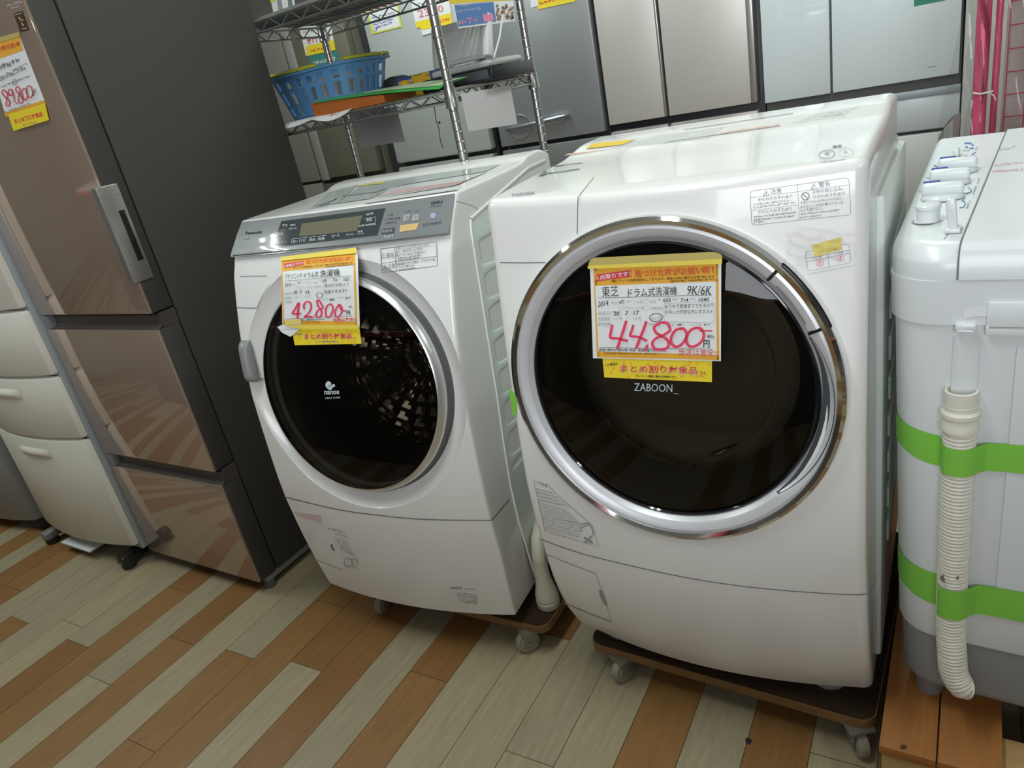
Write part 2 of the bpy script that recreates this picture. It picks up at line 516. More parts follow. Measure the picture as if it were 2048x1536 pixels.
def shell(hw, xc, prof, bow, yback, ztop, zlev, rc, rtop=0.014, zsplit=1.0, n_f=16, n_c=7, n_s=44):
    """closed bowed-front body. prof(z): front y on the centre line; bow(z): how far the front corners fall back;
    ztop(y): height of the lid; built as two mirrored half outlines laddered together top and bottom"""
    def half(z, inset=0.0):
        w = hw(z) - inset if callable(hw) else hw - inset
        r = max(0.004, rc - inset)
        pts = []
        fy = lambda x: prof(z) + inset + bow(z) * (x / 0.3) ** 2
        xe = w - r
        for i in range(n_f + 1):
            x = xe * i / n_f
            pts.append((x, fy(x)))
        y0 = fy(xe)
        for i in range(1, n_c + 1):
            a = math.pi / 2 * i / n_c
            pts.append((xe + r * math.sin(a), y0 + r * (1 - math.cos(a))))
        ys = y0 + r; yb = yback - inset
        for i in range(1, n_s + 1):
            pts.append((w, ys + (yb - ys) * i / n_s))
        for i in range(1, 4):
            pts.append((w * (1 - i / 3), yb))
        return pts
    rings = []
    for z in zlev: rings.append([(x, y, z) for x, y in half(z)])
    base = half(zsplit)
    for k in (0.34, 0.67, 1.0):
        rg = []
        zt_front = zsplit + (ztop(prof(zsplit)) - rtop - zsplit) * k
        for x, y in half(zt_front):
            rg.append((x, y, zsplit + (ztop(y) - rtop - zsplit) * k))
        rings.append(rg)
    zf = ztop(prof(1.08)) - rtop
    for k in range(1, 5):
        a = math.pi / 2 * k / 4
        rings.append([(x, y, ztop(y) - rtop + rtop * math.sin(a)) for x, y in half(zf, rtop * (1 - math.cos(a)))])
    mb = MB(); n = len(rings[0])
    full = []
    for rg in rings:
        right = [(xc + x, y, z) for x, y, z in rg]
        left = [(xc - x, y, z) for x, y, z in rg[1:-1]][::-1]
        full.append(right + left)
    mb.loop(full)
    for rg, fl_ in ((rings[0], False), (rings[-1], True)):
        for i in range(n - 1):
            (xa, ya, za), (xb, yb, zb) = rg[i], rg[i + 1]
            q = [(xc - xa, ya, za), (xc + xa, ya, za), (xc + xb, yb, zb), (xc - xb, yb, zb)]
            if i == 0: q = [(xc, ya, za), (xc + xb, yb, zb), (xc - xb, yb, zb)]
            if i == n - 2: q = [(xc - xa, ya, za), (xc + xa, ya, za), (xc, yb, zb)]
            mb.poly(q)
    return mb

def lat(C, n, u, v):
    def place(r, a, d):
        return C + u * (r * math.cos(a)) + v * (r * math.sin(a)) + n * d
    return place

# ================================================================== right drum washer (big door, chrome ring)
TF = Frame((-0.4073, 0, 0), 0.0187)
TOFF = (0.015, 1.33, 0.09)
TXC = 0.013
TP = [(0.13, 1.042), (0.20, 1.008), (0.30, 0.980), (0.4175, 0.966), (0.6, 0.971), (0.8, 0.986), (1.0, 1.009), (1.09, 1.022)]
TBW = [(0.13, 0.045), (0.30, 0.040), (0.4175, 0.037), (0.47, 0.029), (0.55, 0.022), (0.7, 0.023), (0.85, 0.027), (1.0, 0.032), (1.09, 0.031)]
tprof = lambda z: interp(TP, z)
tbow = lambda z: interp(TBW, z)
ty = lambda x, z: tprof(z) + tbow(z) * ((x - TXC) / 0.3) ** 2
TZ = [(1.0, 1.084), (1.06, 1.092), (1.2, 1.099), (1.36, 1.104), (1.46, 1.118), (1.56, 1.120)]
tzt = lambda y: interp(TZ, y)
TS = TF.surf_y(ty)
TTOP = TF.surf_z(lambda x, y: tzt(y) + 0.0007)

T = Thing('drum_washing_machine', 'white drum washer with a big chrome-ringed black door and a caution label', 'washing machine', TOFF, TF)
body = shell(lambda z: 0.300 + 0.003 * max(0, min(1, (0.5 - z) / 0.3)), TXC, tprof, tbow, 1.57, tzt,
             [0.132, 0.136, 0.15, 0.2, 0.25, 0.3, 0.36, 0.4175, 0.48, 0.55, 0.62, 0.7, 0.78, 0.86, 0.93, 1.0], 0.022)
tbody = T.part('body', body, [WHITE, BLACK], angle=30)

ang = math.atan(0.0813)
TN = Vector((0, -math.cos(ang), math.sin(ang))); TU = Vector((1, 0, 0)); TV = Vector((0, math.sin(ang), math.cos(ang)))
TC = Vector((0.0165, 0.966 + 0.0813 * (0.777 - 0.4175) - 0.004, 0.777))
TL = lat(TC, TN, TU, TV)
cut = MB()
cut.loop([[TL(0.247, 2 * math.pi * k / 72, d) - Vector(TOFF) for k in range(72)] for d in (0.06, -0.34)], 0, True, True)
hole(tbody, cut)

cab = MB().box((-0.297, 1.17, 0.132), (0.324, 1.66, 1.018), r=0.006)
T.part('steel_cabinet', cab, WSIDE)
rib = MB()
for k in range(8):
    z = 0.34 + k * 0.075
    rib.box((0.3235, 1.26, z), (0.329, 1.60, z + 0.045), r=0.0045)
T.part('pressed_rib', rib, WSIDE)
bk = MB().box((-0.27, 1.56, 1.0), (0.290, 1.655, 1.062), r=0.012)
bk.box((0.27, 1.63, 1.06), (0.305, 1.66, 1.085), r=0.003).box((0.288, 1.61, 1.0), (0.31, 1.66, 1.03), r=0.003)
T.part('rear_cover', bk, WHITE)
ft = MB()
for x, y in ((0.235, 1.13), (-0.2, 1.13), (0.235, 1.6), (-0.2, 1.6)):
    f1 = MB().lathe([(0.0, 0.09), (0.034, 0.09), (0.036, 0.10), (0.03, 0.135), (0.0, 0.135)], lambda r, a, d, x=x, y=y: (x + r * math.cos(a), y + r * math.sin(a), d), 20)
    T.part('foot', f1, GREYP)

# door
door = MB().lathe([(0.2365, -0.03), (0.2365, -0.004), (0.2345, 0.001)], TL, 128)
T.part('door_seal', MB().lathe([(0.246, -0.03), (0.2375, -0.010), (0.2350, -0.0045), (0.2325, -0.0035), (0.2305, -0.0065)], TL, 128), BLKGLOSS)
T.part('chrome_ring', MB().lathe([(0.2765, -0.040), (0.2765, 0.002), (0.2745, 0.008), (0.269, 0.0115), (0.2625, 0.0085), (0.2615, 0.006)], TL, 160), CHROME, label='mirror chrome outer door ring')
def tri(a):
    d = math.degrees(a)
    if -44 < d < 21:
        t = (d + 44) / 65
        return 0.2435 + 0.0165 * math.sin(math.pi * t) ** 0.8
    return 0.2435
A24, A44 = R(22.5), R(45)
def ringseg(a0, a1, n, lift=0.0):
    g = MB(); st = []
    for i in range(n + 1):
        a = a0 + (a1 - a0) * i / n
        aa = a if a < math.pi else a - 2 * math.pi
        ri = tri(aa)
        st.append([TL(0.2615, a, 0.000 + lift), TL(0.2615, a, 0.0065 + lift), TL(ri + (0.2615 - ri) * 0.75, a, 0.0080 + lift), TL(ri + (0.2615 - ri) * 0.2, a, 0.005 + lift), TL(ri, a, 0.002 + lift)])
    g.loop(st, closed=False)
    return g
T.part('silver_ring', ringseg(A44, A24 + 2 * math.pi, 150), SILVER, label='brushed silver door surround')
hb = ringseg(A24 + 0.012, A44 - 0.012, 16, 0.0022)
hd = T.part('door_handle', hb, SILVER, label='raised silver catch segment of the door ring')
sl = MB()
sl.loop([[TL(r, A24 + 0.06 + (A44 - A24 - 0.12) * k / 12, 0.0092) for k in range(13)] for r in (0.2455, 0.2480)], closed=False)
T.part('grip_slot', sl, SEAMM, parent=hd)
gp = MB()
for a in (A24, A44):
    gp.loop([[TL(r, a - 0.007, 0.0088), TL(r, a + 0.007, 0.0088)] for r in (0.2435, 0.25, 0.2765)], closed=False)
gp.loop([[TL(r, A24 + (A44 - A24) * k / 16, 0.0135) for k in range(17)] for r in (0.2755, 0.2785)], closed=False)
T.part('catch_gap', gp, BLACK, parent=hd)
bev = []
for i in range(145):
    a = 2 * math.pi * i / 144
    aa = a if a < math.pi else a - 2 * math.pi
    ri = tri(aa); deep = (ri - 0.2435) * 0.55
    bev.append([TL(ri, a, 0.002), TL(0.2365 + (ri - 0.2365) * 0.55, a, -0.002 - deep), TL(0.2355, a, -0.0065 - deep)])
T.part('door_bevel', MB().loop(bev, closed=False), SILVER, label='sloped inner bevel of the door ring')
rec = []
for i in range(41):
    a = R(-44 + 65 * i / 40); ri = tri(a); w_ = ri - 0.2365
    k_ = (ri - 0.2435) / 0.0165
    dp_ = -0.002 - (ri - 0.2435) * 0.55
    rec.append([TL(ri - 0.0003, a, 0.0024), TL(0.2365 + w_ * (0.86 - 0.1 * k_), a, dp_ * 0.6 + 0.0012 - 0.0015 * k_), TL(0.2365 + w_ * 0.5, a, dp_ + 0.0012), TL(0.2365 + w_ * (0.5 - 0.36 * k_), a, dp_ + 0.0008)])
T.part('hand_recess', MB().loop(rec, closed=False), mat('slate_plastic', (0.085, 0.095, 0.11), 0.3, 0.3), label='dark crescent hand recess')
gl = MB()
def dome(r): return -0.0060 + 0.0155 * (1 - (r / 0.2315) ** 2) - 0.003 * (r / 0.2315) ** 8
gl.lathe([(0.0005, dome(0))] + [(0.2315 * k / 16, dome(0.2315 * k / 16)) for k in range(1, 17)], TL, 96)
T.part('door_glass', gl, tinted_glass('smoked_door_glass', (0.27, 0.245, 0.21), 1.42), label='dark smoked round door window')
T.part('inner_lens', MB().lathe([(0.213, -0.02), (0.20, -0.03), (0.165, -0.06), (0.16, -0.095), (0.12, -0.12), (0.0005, -0.125)], TL, 64), tinted_glass('inner_door_glass', (0.86, 0.84, 0.80), 1.12), label='clear bowl behind the door window')
T.part('gasket', MB().lathe([(0.246, -0.045), (0.225, -0.05), (0.205, -0.07), (0.195, -0.10), (0.20, -0.115)], TL, 64), RUBBER)
dr = MB()
dr.lathe([(0.20, -0.115), (0.235, -0.13), (0.238, -0.20), (0.238, -0.31), (0.20, -0.325), (0.0005, -0.33)], TL, 64)
T.part('drum', dr, STEELD, label='stainless wash drum seen through the door')
ph = MB()
for i in range(30):
    for j in range(5):
        a = R(-175 + i * 9); d = -0.19 - j * 0.022
        c = TL(0.2365, a, d); tu = (-TU * math.sin(a) + TV * math.cos(a)); rd = -(TU * math.cos(a) + TV * math.sin(a))
        ph.poly([c + rd * 0.0005 + tu * (0.0035 * math.cos(k * math.pi / 3)) + TN * (0.0035 * math.sin(k * math.pi / 3)) for k in range(6)])
o = T.part('drum_perforation', ph, BLACK)

# seams, slots and marks on the shell
sm = MB(); P = Pen(sm, TS, lift=0.0006)
P.line([(1156, 393), (1155, 430), (1154.5, 468)], 1.6)
T.part('panel_seam', sm, SEAMM)
sm = MB(); P = Pen(sm, TS, lift=0.0006)
P.line([(1000, 525), (1030, 525.5), (1062, 525.5), (1091, 525)], 2.2)
T.part('panel_seam', sm, SEAMM)
sm = MB(); P = Pen(sm, TS, lift=0.0006)
sm2 = MB(); P2 = Pen(sm2, TS, lift=0.0006)
P.line([(1080, 1078), (1120, 1093), (1170, 1109), (1250, 1129), (1350, 1151), (1450, 1168), (1550, 1179.5), (1650, 1187), (1700, 1189.5), (1728, 1189), (1741, 1183), (1748, 1168), (1753, 1150)], 1.5, True)
T.part('panel_seam', sm, SEAMM)
P2.line([(1091, 1108), (1140, 1128), (1191, 1147)], 1.4)
P2.line([(1128, 1206), (1170, 1224), (1224, 1245)], 1.8)
P2.line([(1191, 1147), (1222, 1240)], 0.8)
T.part('hatch_outline', sm2, SEAMF)
hs = MB(); P = Pen(hs, TS, lift=0.0007)
P.poly([(1197, 1181), (1204, 1180.5), (1213, 1204), (1214.5, 1212), (1208, 1209), (1202, 1199)])
T.part('hatch_slot', hs, GREYP)
tp = MB(); P = Pen(tp, TTOP, lift=0.0006)
P.line([(1156, 393), (1168, 378), (1185, 357), (1187, 352)], 1.3)
T.part('lid_seam', tp, SEAMF)
# detergent lid recess
rc = MB(); P = Pen(rc, TTOP, lift=0.0006)
P.poly([(1076, 352), (1092, 339), (1094, 347), (1086, 351)])
P.line([(1094, 346.5), (1125, 343), (1159, 337.5)], 1.0)
T.part('lid_grip', rc, mat('grip_shadow_grey', (0.12, 0.16, 0.17), 0.6))
ln = MB(); P = Pen(ln, TTOP, lift=0.0006)
P.line([(1093, 346), (1160, 337)], 0.6)
for (a, b) in (((1100, 333), (1165, 325)), ((1110, 332.5), (1128, 330)), ((1150, 327), (1163, 325.5))): P.line([a, b], 0.9)
P.line([(1330, 284), (1560, 251)], 0.9); P.line([(1368, 259), (1586, 226)], 0.9)
T.part('filter_lid_outline', ln, SEAMM)
# lid print
yl = MB(); P = Pen(yl, TTOP, lift=0.0008)
P.quad((1170, 297.5), (1245, 289), (1271, 278), (1187, 287))
T.part('yellow_sticker', yl, mat('yellow_sticker', (0.72, 0.50, 0.06), 0.5))
rs = MB(); P = Pen(rs, TTOP, lift=0.0008)
P.quad((1128, 311), (1180, 304), (1223, 298), (1137, 307), 6, 2)
T.part('lid_red_print', rs, mat('faded_red_print', (0.70, 0.38, 0.32), 0.6))
rs = MB(); P = Pen(rs, TTOP, lift=0.0008)
P.greek((1440, 268), (1560, 250), 5, 0.8)
T.part('lid_red_print', rs, mat('faded_red_print', (0.70, 0.38, 0.32), 0.6))
gs = MB(); P = Pen(gs, TTOP, lift=0.0007)
for i in range(7):
    y = i / 6
    P.greek((1225 + y * 35, 296 - y * 18), (1380 + y * 30 + 40, 277 - y * 22), 3.0, 0.5)
for i in range(4):
    P.greek((1585 + i * 14, 246 - i * 5), (1690 + i * 10, 232 - i * 6), 3.2, 0.5)
P.greek((1645, 234), (1685, 228), 6, 0.8)
T.part('lid_notice_print', gs, mat('worn_grey_print', (0.52, 0.53, 0.54), 0.7))
pw = MB(); P = Pen(pw, TTOP, 1420, 170, 2048 / 440, 0.0007)
P.text('電源', (1143, 581), (1226, 572), 19, 0.02)
P.ring((1088, 643), 76, 37, 5, -0.12); P.ring((1266, 627), 72, 37, 2, -0.12)
P.text('切', (1066, 652), (1113, 646), 24, 0.02); P.text('入', (1240, 636), (1284, 630), 24, 0.02)
P.greek((1084, 600), (1270, 580), 8, 0.5); P.greek((1030, 722), (1262, 700), 14, 0.7)
T.part('power_mark', pw, GREYINK)
lg = MB(); P = Pen(lg, TTOP, lift=0.0006)
P.text('TOSHIBA', (1022, 393.5), (1069, 388), 6.2, 0.02, 0.2)
T.part('maker_name', lg, mat('silver_grey_ink', (0.30, 0.30, 0.31), 0.5))
zb = MB(); P = Pen(zb, TF.surf_y(lambda x, z: TC.y + 0.0813 * (z - TC.z) - 0.0100), 960, 350, 3.2, 0.0)
P.text('ZABOON', (986, 1382), (1230, 1390), 50, 0.0)
P.line([(1240, 1398), (1274, 1402)], 2)
T.part('door_name', zb, mat('pale_blue_grey_ink', (0.55, 0.62, 0.68), 0.5))
s5 = MB(); P = Pen(s5, TS, lift=0.0006)
P.line([(1087, 412), (1082.5, 411.5), (1083, 414.5), (1086.5, 416), (1084.5, 419), (1082, 418)], 1.2, True)
P.line([(1093.5, 412), (1089.5, 411.5), (1090, 414.5), (1093, 416), (1091, 419), (1088.5, 418)], 1.2, True)
T.part('small_mark', s5, mat('white_ink', (0.9, 0.9, 0.9), 0.5))

# caution label, upper right
st = MB(); P = Pen(st, TS, 1480, 330, 6.679, 0.0008)
P.line([(175, 345), (770, 262), (1400, 174), (1440, 180), (1456, 215), (1480, 640), (1440, 668), (790, 735), (200, 803), (165, 790), (155, 760), (135, 400), (145, 360)], 5, close=True)
P.line([(135, 440), (770, 357), (1455, 265)], 4); P.line([(765, 262), (795, 735)], 4); P.line([(150, 610), (775, 533)], 4)
def warn(P, x, y, s, tilt=-0.14):
    q = lambda a, b: (x + a * s, y + b * s + a * s * tilt)
    P.line([q(-0.5, 0.45), q(0.5, 0.45), q(0, -0.5)], s * 0.09, close=True)
    P.line([q(0, -0.15), q(0, 0.17)], s * 0.1); P.line([q(0, 0.26), q(0, 0.34)], s * 0.1)
warn(P, 352, 375, 78); warn(P, 988, 288, 82)
P.text('注意', (415, 388), (558, 372), 66); P.text('警告', (1055, 302), (1210, 280), 72)
P.text('水もれのおそれあり', (240, 488), (700, 436), 46); P.text('やけどのおそれあり', (245, 655), (695, 603), 46)
P.text('子供の閉じ込み、', (965, 390), (1385, 338), 50); P.text('けがのおそれあり', (980, 452), (1400, 398), 48)
P.ring((874, 418), 50, 50, 10); P.line([(838, 384), (910, 452)], 10)
P.text('子供にドラムの中をのぞかせない。', (808, 528), (1380, 460), 40); P.text('また近くに子供が乗りやすい台', (808, 582), (1380, 516), 40); P.text('などを置かない。', (808, 628), (1110, 592), 40)
P.text('ドアを開ける前に衣類を口のきわない。', (180, 545), (690, 483), 30); P.greek((182, 582), (750, 512), 30)
P.greek((190, 708), (750, 640), 30); P.greek((190, 748), (735, 690), 30); P.greek((190, 785), (330, 768), 28)
P.greek((808, 670), (1330, 610), 28); P.greek((808, 712), (1090, 680), 26)
T.part('caution_label', st, GREYINK)
# test slip with a yellow tape and red stamps
ts = MB(); P = Pen(ts, TS, 1480, 330, 6.679, 0.0010)
P.quad((868, 1168), (1445, 1055), (1520, 1335), (905, 1450))
slip = T.part('test_slip', ts, PAPER, label='small white test slip with two red stamps')
tl = MB(); P = Pen(tl, TS, 1480, 330, 6.679, 0.0014)
P.line([(872, 1166), (1448, 1052), (1484, 1305), (912, 1418)], 4, close=True)
P.line([(884, 1250), (1460, 1137)], 4); P.line([(893, 1293), (1466, 1178)], 4); P.line([(1172, 1195), (1193, 1360)], 4)
P.text('テスト者', (965, 1262), (1090, 1238), 30); P.text('メンテ者', (1250, 1208), (1380, 1182), 30)
T.part('slip_print', tl, GREYINK, parent=slip)
rd = MB(); P = Pen(rd, TS, 1480, 330, 6.679, 0.0014)
for c in ((1065, 1308), (1343, 1240)):
    P.ring(c, 47, 47, 6); P.line([(c[0] - 22, c[1] - 14), (c[0] + 20, c[1] - 20)], 7); P.line([(c[0], c[1] - 32), (c[0] + 2, c[1] + 4)], 7)
    P.line([(c[0] - 26, c[1] + 4), (c[0] + 26, c[1] - 2)], 7); P.line([(c[0] - 14, c[1] + 26), (c[0] + 16, c[1] + 20)], 7)
T.part('red_stamp', rd, mat('stamp_red', (0.75, 0.16, 0.14), 0.6), parent=slip)
yt = MB(); P = Pen(yt, TS, 1480, 330, 6.679, 0.0018)
P.quad((968, 1070), (1345, 962), (1365, 1130), (990, 1232))
T.part('slip_tape', yt, mat('yellow_masking_tape', (0.74, 0.62, 0.16), 0.55), parent=slip)
tx = MB(); P = Pen(tx, TS, 1480, 330, 6.679, 0.0022)
P.text('テスト・メンテ済', (1035, 1182), (1290, 1140), 30)
T.part('tape_print', tx, GREYINK, parent=slip)
# clear film over the corner
cf = MB(); P = Pen(cf, TS, 1480, 330, 6.679, 0.0026)
def film(i, j):
    x = 590 + 920 * i; y = 1290 - 110 * i - (1290 - 780) * (1 - j) * (1 - 0.25 * i) + 30 * j
    w = 0.0010 * math.sin(i * 17 + j * 6) + 0.0008 * math.sin(j * 23 - i * 9) + 0.0006 * math.sin(i * 41 + 3 * j)
    return TS(1480 + x / 6.679, 330 + y / 6.679, 0.0034 + w)
cf.grid(film, 36, 24)
T.part('clear_film', cf, tinted_glass('clear_film', (1.0, 1.0, 1.0), 1.14, 0.03), label='crinkled clear plastic film')
# long notice, lower left
ln = MB(); P = Pen(ln, TS, 960, 800, 3.2, 0.0007)
P.line([(342, 518), (440, 552), (560, 665), (722, 808), (760, 940), (415, 838)], 3, close=True)
P.text('ご注意', (368, 543), (428, 563), 26)
for i in range(4): P.greek((352 + i * 7, 572 + i * 24), (470 + i * 34, 604 + i * 28), 15, 0.9)
for i in range(12):
    t = i / 11
    P.greek((376 + t * 38, 662 + t * 165), (min(560 + t * 190, 640 if i > 5 else 800), 712 + t * 190 - (20 if i > 5 else 0)), 11, 0.6)
P.line([(640, 800), (690, 790), (720, 830), (725, 870)], 8, True); P.line([(665, 880), (720, 915)], 14); P.line([(670, 915), (715, 870)], 12); P.line([(690, 800), (640, 820), (655, 845)], 8)
T.part('care_notice', ln, PALEINK)
gt = MB(); P = Pen(gt, TS, lift=0.0009)
P.poly([(1017.5, 777), (1033.5, 790), (1032.5, 831), (1026, 832)])
T.part('tape_scrap', gt, GREEN, label='torn scrap of green tape')

# ================================================================== left drum washer (silver panel, silver-rimmed door)
PF = Frame((-1.1463, 1.0247, 0), 0.0922)
POFF = (0.0, 0.30, 0.09)
PP = [(0.13, -0.033), (0.2, -0.043), (0.30, -0.053), (0.4226, -0.061), (0.5, -0.0595), (0.6, -0.053), (0.7, -0.0445), (0.777, -0.031), (0.85, -0.013), (0.917, 0.008), (0.964, 0.0255), (1.0265, 0.049), (1.05, 0.071), (1.075, 0.096), (1.095, 0.118)]
PBW = [(0.13, 0.034), (0.4226, 0.030), (1.0265, 0.015), (1.1, 0.013)]
pprof = lambda z: interp(PP, z)
pbow = lambda z: interp(PBW, z)
py_ = lambda x, z: pprof(z) + pbow(z) * (x / 0.3) ** 2
PZ = [(0.10, 1.092), (0.14, 1.094), (0.3, 1.094), (0.44, 1.097), (0.48, 1.106), (0.54, 1.108), (0.575, 1.102), (0.60, 1.092)]
pzt = lambda y: interp(PZ, y)
PS = PF.surf_y(py_)
PTOP = PF.surf_z(lambda x, y: pzt(y) + 0.0007)

Pw = Thing('drum_washing_machine', 'white drum washer with a silver control panel, beside the dark brown refrigerator', 'washing machine', POFF, PF)
body = shell(lambda z: 0.299 if z > 0.45 else 0.299 - 0.004 * (0.45 - z) / 0.3 - 0.010 * max(0, (0.3 - z) / 0.17), 0.0, pprof, pbow, 0.60, pzt,
             [0.132, 0.136, 0.15, 0.2, 0.25, 0.3, 0.36, 0.4226, 0.48, 0.55, 0.62, 0.7, 0.78, 0.86, 0.93, 0.98], 0.007, rtop=0.006, zsplit=1.0265, n_c=4)
pbody = Pw.part('body', body, [WHITE, WHITE], angle=30)
pang = math.atan(0.175)
PN = Vector((0, -math.cos(pang), math.sin(pang))); PU = Vector((1, 0, 0)); PV = Vector((0, math.sin(pang), math.cos(pang)))
PC = Vector((0.008, -0.0300, 0.7335))
PL = lat(PC, PN, PU, PV)
cut = MB()
cut.loop([[PL(r, 2 * math.pi * k / 96, d) - Vector(POFF) for k in range(96)] for r, d in ((0.322, 0.02), (0.290, -0.022), (0.263, -0.036), (0.2535, -0.038), (0.236, -0.040), (0.236, -0.34))], 0, True, True)
hole(pbody, cut)
# side: white trim strip and the ribbed steel panel
trim = [(0.142, 1.032), (0.135, 1.012), (0.131, 0.98), (0.122, 0.9), (0.108, 0.78), (0.095, 0.66), (0.078, 0.54), (0.068, 0.44), (0.070, 0.34), (0.080, 0.24), (0.092, 0.15)]
trim = [(y + 0.012, z) for y, z in trim]
tr = MB()
tr.loop([[(0.2975, y - 0.003, z), (0.3015, y - 0.0025, z), (0.3020, y, z), (0.3015, y + 0.0025, z), (0.2975, y + 0.003, z)] for y, z in trim + []], closed=False)
yb = [(0.154 + 0.42 * k / 12, 1.032 + 0.045 * min(1, k / 9)) for k in range(13)]
tr.loop([[(0.2975, y, z - 0.003), (0.3015, y, z - 0.0025), (0.3020, y, z), (0.3015, y, z + 0.0025), (0.2975, y, z + 0.003)] for y, z in yb], closed=False)
Pw.part('side_trim', tr, WHITE)
def ty_at(z): return interp([(z_, y_) for y_, z_ in trim[::-1]], z)
sp = MB()
def ribs(i, j):
    z = 0.15 + 0.875 * j
    y0 = ty_at(z) + 0.004
    y = y0 + (0.592 - y0) * i
    d = 0.0
    lo, hi = 0.47, 0.99
    if lo < z < hi:
        ph = ((hi - z) / 0.0720)
        fr = ph - math.floor(ph)
        yy = y - (y0 + 0.020)
        cut_ = 0.70 + 0.0 * yy
        a = min(max((fr - 0.10) / 0.06, 0), 1) * min(max((0.80 + min(yy, 0.05) * 2.0 - fr) / 0.14, 0), 1)
        a = min(1, a) * min(max(yy / 0.008, 0), 1) * min(max((0.56 - y) / 0.01, 0), 1)
        d = 0.0075 * a
    return (0.3006 - d, y, z)
sp.grid(ribs, 44, 190)
sp2 = sp
Pw.part('steel_side', sp2, WSIDE, angle=60)
lt = MB()
lt.box((0.2995, 0.215, 0.40), (0.304, 0.27, 0.455), r=0.004)
Pw.part('side_latch', lt, WHITE)
lt = MB().box((0.303, 0.222, 0.408), (0.3045, 0.262, 0.446), r=0.0006)
Pw.part('latch_recess', lt, DARKGREY)
sg = MB(); P = Pen(sg, PF.surf_x(0.3012), lift=0.0)
sg.poly([(0.3012, 0.20, 0.22), (0.3012, 0.32, 0.22), (0.3012, 0.32, 0.38), (0.3012, 0.20, 0.38)])
Pw.part('rating_label', sg, PALEINK)
# drain elbow standing on the dolly
el = MB(); EX, EY = 0.326, 0.090
el.lathe([(0.0, 0.092), (0.027, 0.092), (0.029, 0.096), (0.029, 0.110), (0.0275, 0.112), (0.0275, 0.115), (0.029, 0.117), (0.028, 0.13), (0.023, 0.15), (0.018, 0.18), (0.017, 0.23)], lambda r, a, d: (EX + r * math.cos(a), EY + r * math.sin(a), d), 28)
el.tube([(EX, EY, 0.225), (EX, EY + 0.004, 0.25), (EX - 0.004, EY + 0.02, 0.272), (EX - 0.008, EY + 0.05, 0.285), (EX - 0.012, EY + 0.10, 0.288), (EX - 0.02, EY + 0.2, 0.29)], 0.017, 16)
Pw.part('drain_elbow', el, mat('ivory_plastic', (0.52, 0.49, 0.39), 0.4))
for x, y in ((0.22, 0.06), (-0.22, 0.06), (0.22, 0.54), (-0.22, 0.54)):
    Pw.part('foot', MB().lathe([(0.0, 0.09), (0.03, 0.09), (0.032, 0.10), (0.027, 0.136), (0.0, 0.136)], lambda r, a, d, x=x, y=y: (x + r * math.cos(a), y + r * math.sin(a), d), 18), GREYP)

# door
Pw.part('door_seal', MB().lathe([(0.2545, -0.0375), (0.2512, -0.034), (0.2505, -0.018), (0.247, -0.018)], PL, 96), mat('seal_grey', (0.10, 0.10, 0.10), 0.5))
Pw.part('silver_rim', MB().lathe([(0.2492, -0.034), (0.2495, -0.020), (0.2475, -0.011), (0.2395, -0.0012), (0.2365, 0.0)], PL, 128), mat('satin_silver', (0.70, 0.71, 0.70), 0.28, 0.8), label='satin silver rim of the round door')
gl = MB()
pdome = lambda r: 0.0 + 0.014 * (1 - (r / 0.2365) ** 2)
gl.lathe([(0.0005, pdome(0))] + [(0.2365 * k / 14, pdome(0.2365 * k / 14)) for k in range(1, 15)], PL, 96)
Pw.part('door_glass', gl, tinted_glass('dark_door_glass', (0.27, 0.255, 0.23), 1.42), label='dark smoked round door window')
Pw.part('inner_lens', MB().lathe([(0.21, -0.018), (0.185, -0.03), (0.16, -0.07), (0.155, -0.09), (0.11, -0.115), (0.0005, -0.12)], PL, 64), MATS['inner_door_glass'], label='clear bowl behind the door window')
Pw.part('gasket', MB().lathe([(0.236, -0.044), (0.22, -0.05), (0.20, -0.07), (0.19, -0.10), (0.195, -0.12)], PL, 64), RUBBER)
dr = MB()
def drum(i, j):
    a = 2 * math.pi * i
    if j < 0.62: d = -0.12 - 0.19 * j / 0.62; r = 0.228
    else: d = -0.31 - 0.004 * (j - 0.62); r = 0.228 * max(0.002, 1 - (j - 0.62) / 0.38)
    fa = (i * 22) % 1; fj = (j * 17) % 1
    k = 1 - (abs(fa - 0.5) + abs(fj - 0.5)) * 1.6
    if j < 0.62: r -= 0.010 * max(0, k) - 0.004 * max(0, -k)
    else: d += 0.012 * max(0, k) * min(1, r / 0.05)
    return PL(r, a, d)
dr.grid(drum, 176, 68, closeu=True)
Pw.part('drum', dr, STEELD, label='stainless drum with raised diamond pattern', angle=12)

# handle and detergent drawer at the left
hx = [PS(503, 658), PS(503, 742)]
hd = MB()
def hnd(i, j):
    z = 0.742 + 0.098 * j; x0 = -0.2955 + 0.004 * (1 - j); w = 0.030
    e = 1 - (2 * j - 1) ** 8
    a = math.pi * i
    return (x0 + w * (0.5 - 0.5 * math.cos(a)), py_(x0 + w * 0.5, z) + 0.004 - 0.022 * (math.sin(a) ** 0.5) * (0.25 + 0.75 * e), z)
hd.grid(hnd, 12, 18)
hd.loop([[hnd(i / 12, 0) for i in range(13)], [(hnd(i / 12, 0)[0], hnd(i / 12, 0)[1] + 0.02, 0.744) for i in range(13)]], closed=False)
hd.loop([[hnd(i / 12, 1) for i in range(13)], [(hnd(i / 12, 1)[0], hnd(i / 12, 1)[1] + 0.02, 0.838) for i in range(13)]], closed=False)
Pw.part('door_handle', hd, mat('warm_grey_plastic', (0.25, 0.25, 0.245), 0.4), label='grey vertical door pull')
sm = MB(); P = Pen(sm, PS, lift=0.0006)
P.line([(568, 993.5), (610, 1004), (680, 1020), (760, 1031), (850, 1039), (983, 1041)], 1.8, True)
Pw.part('panel_seam', sm, SEAMM)
sm = MB(); P = Pen(sm, PS, lift=0.0006)
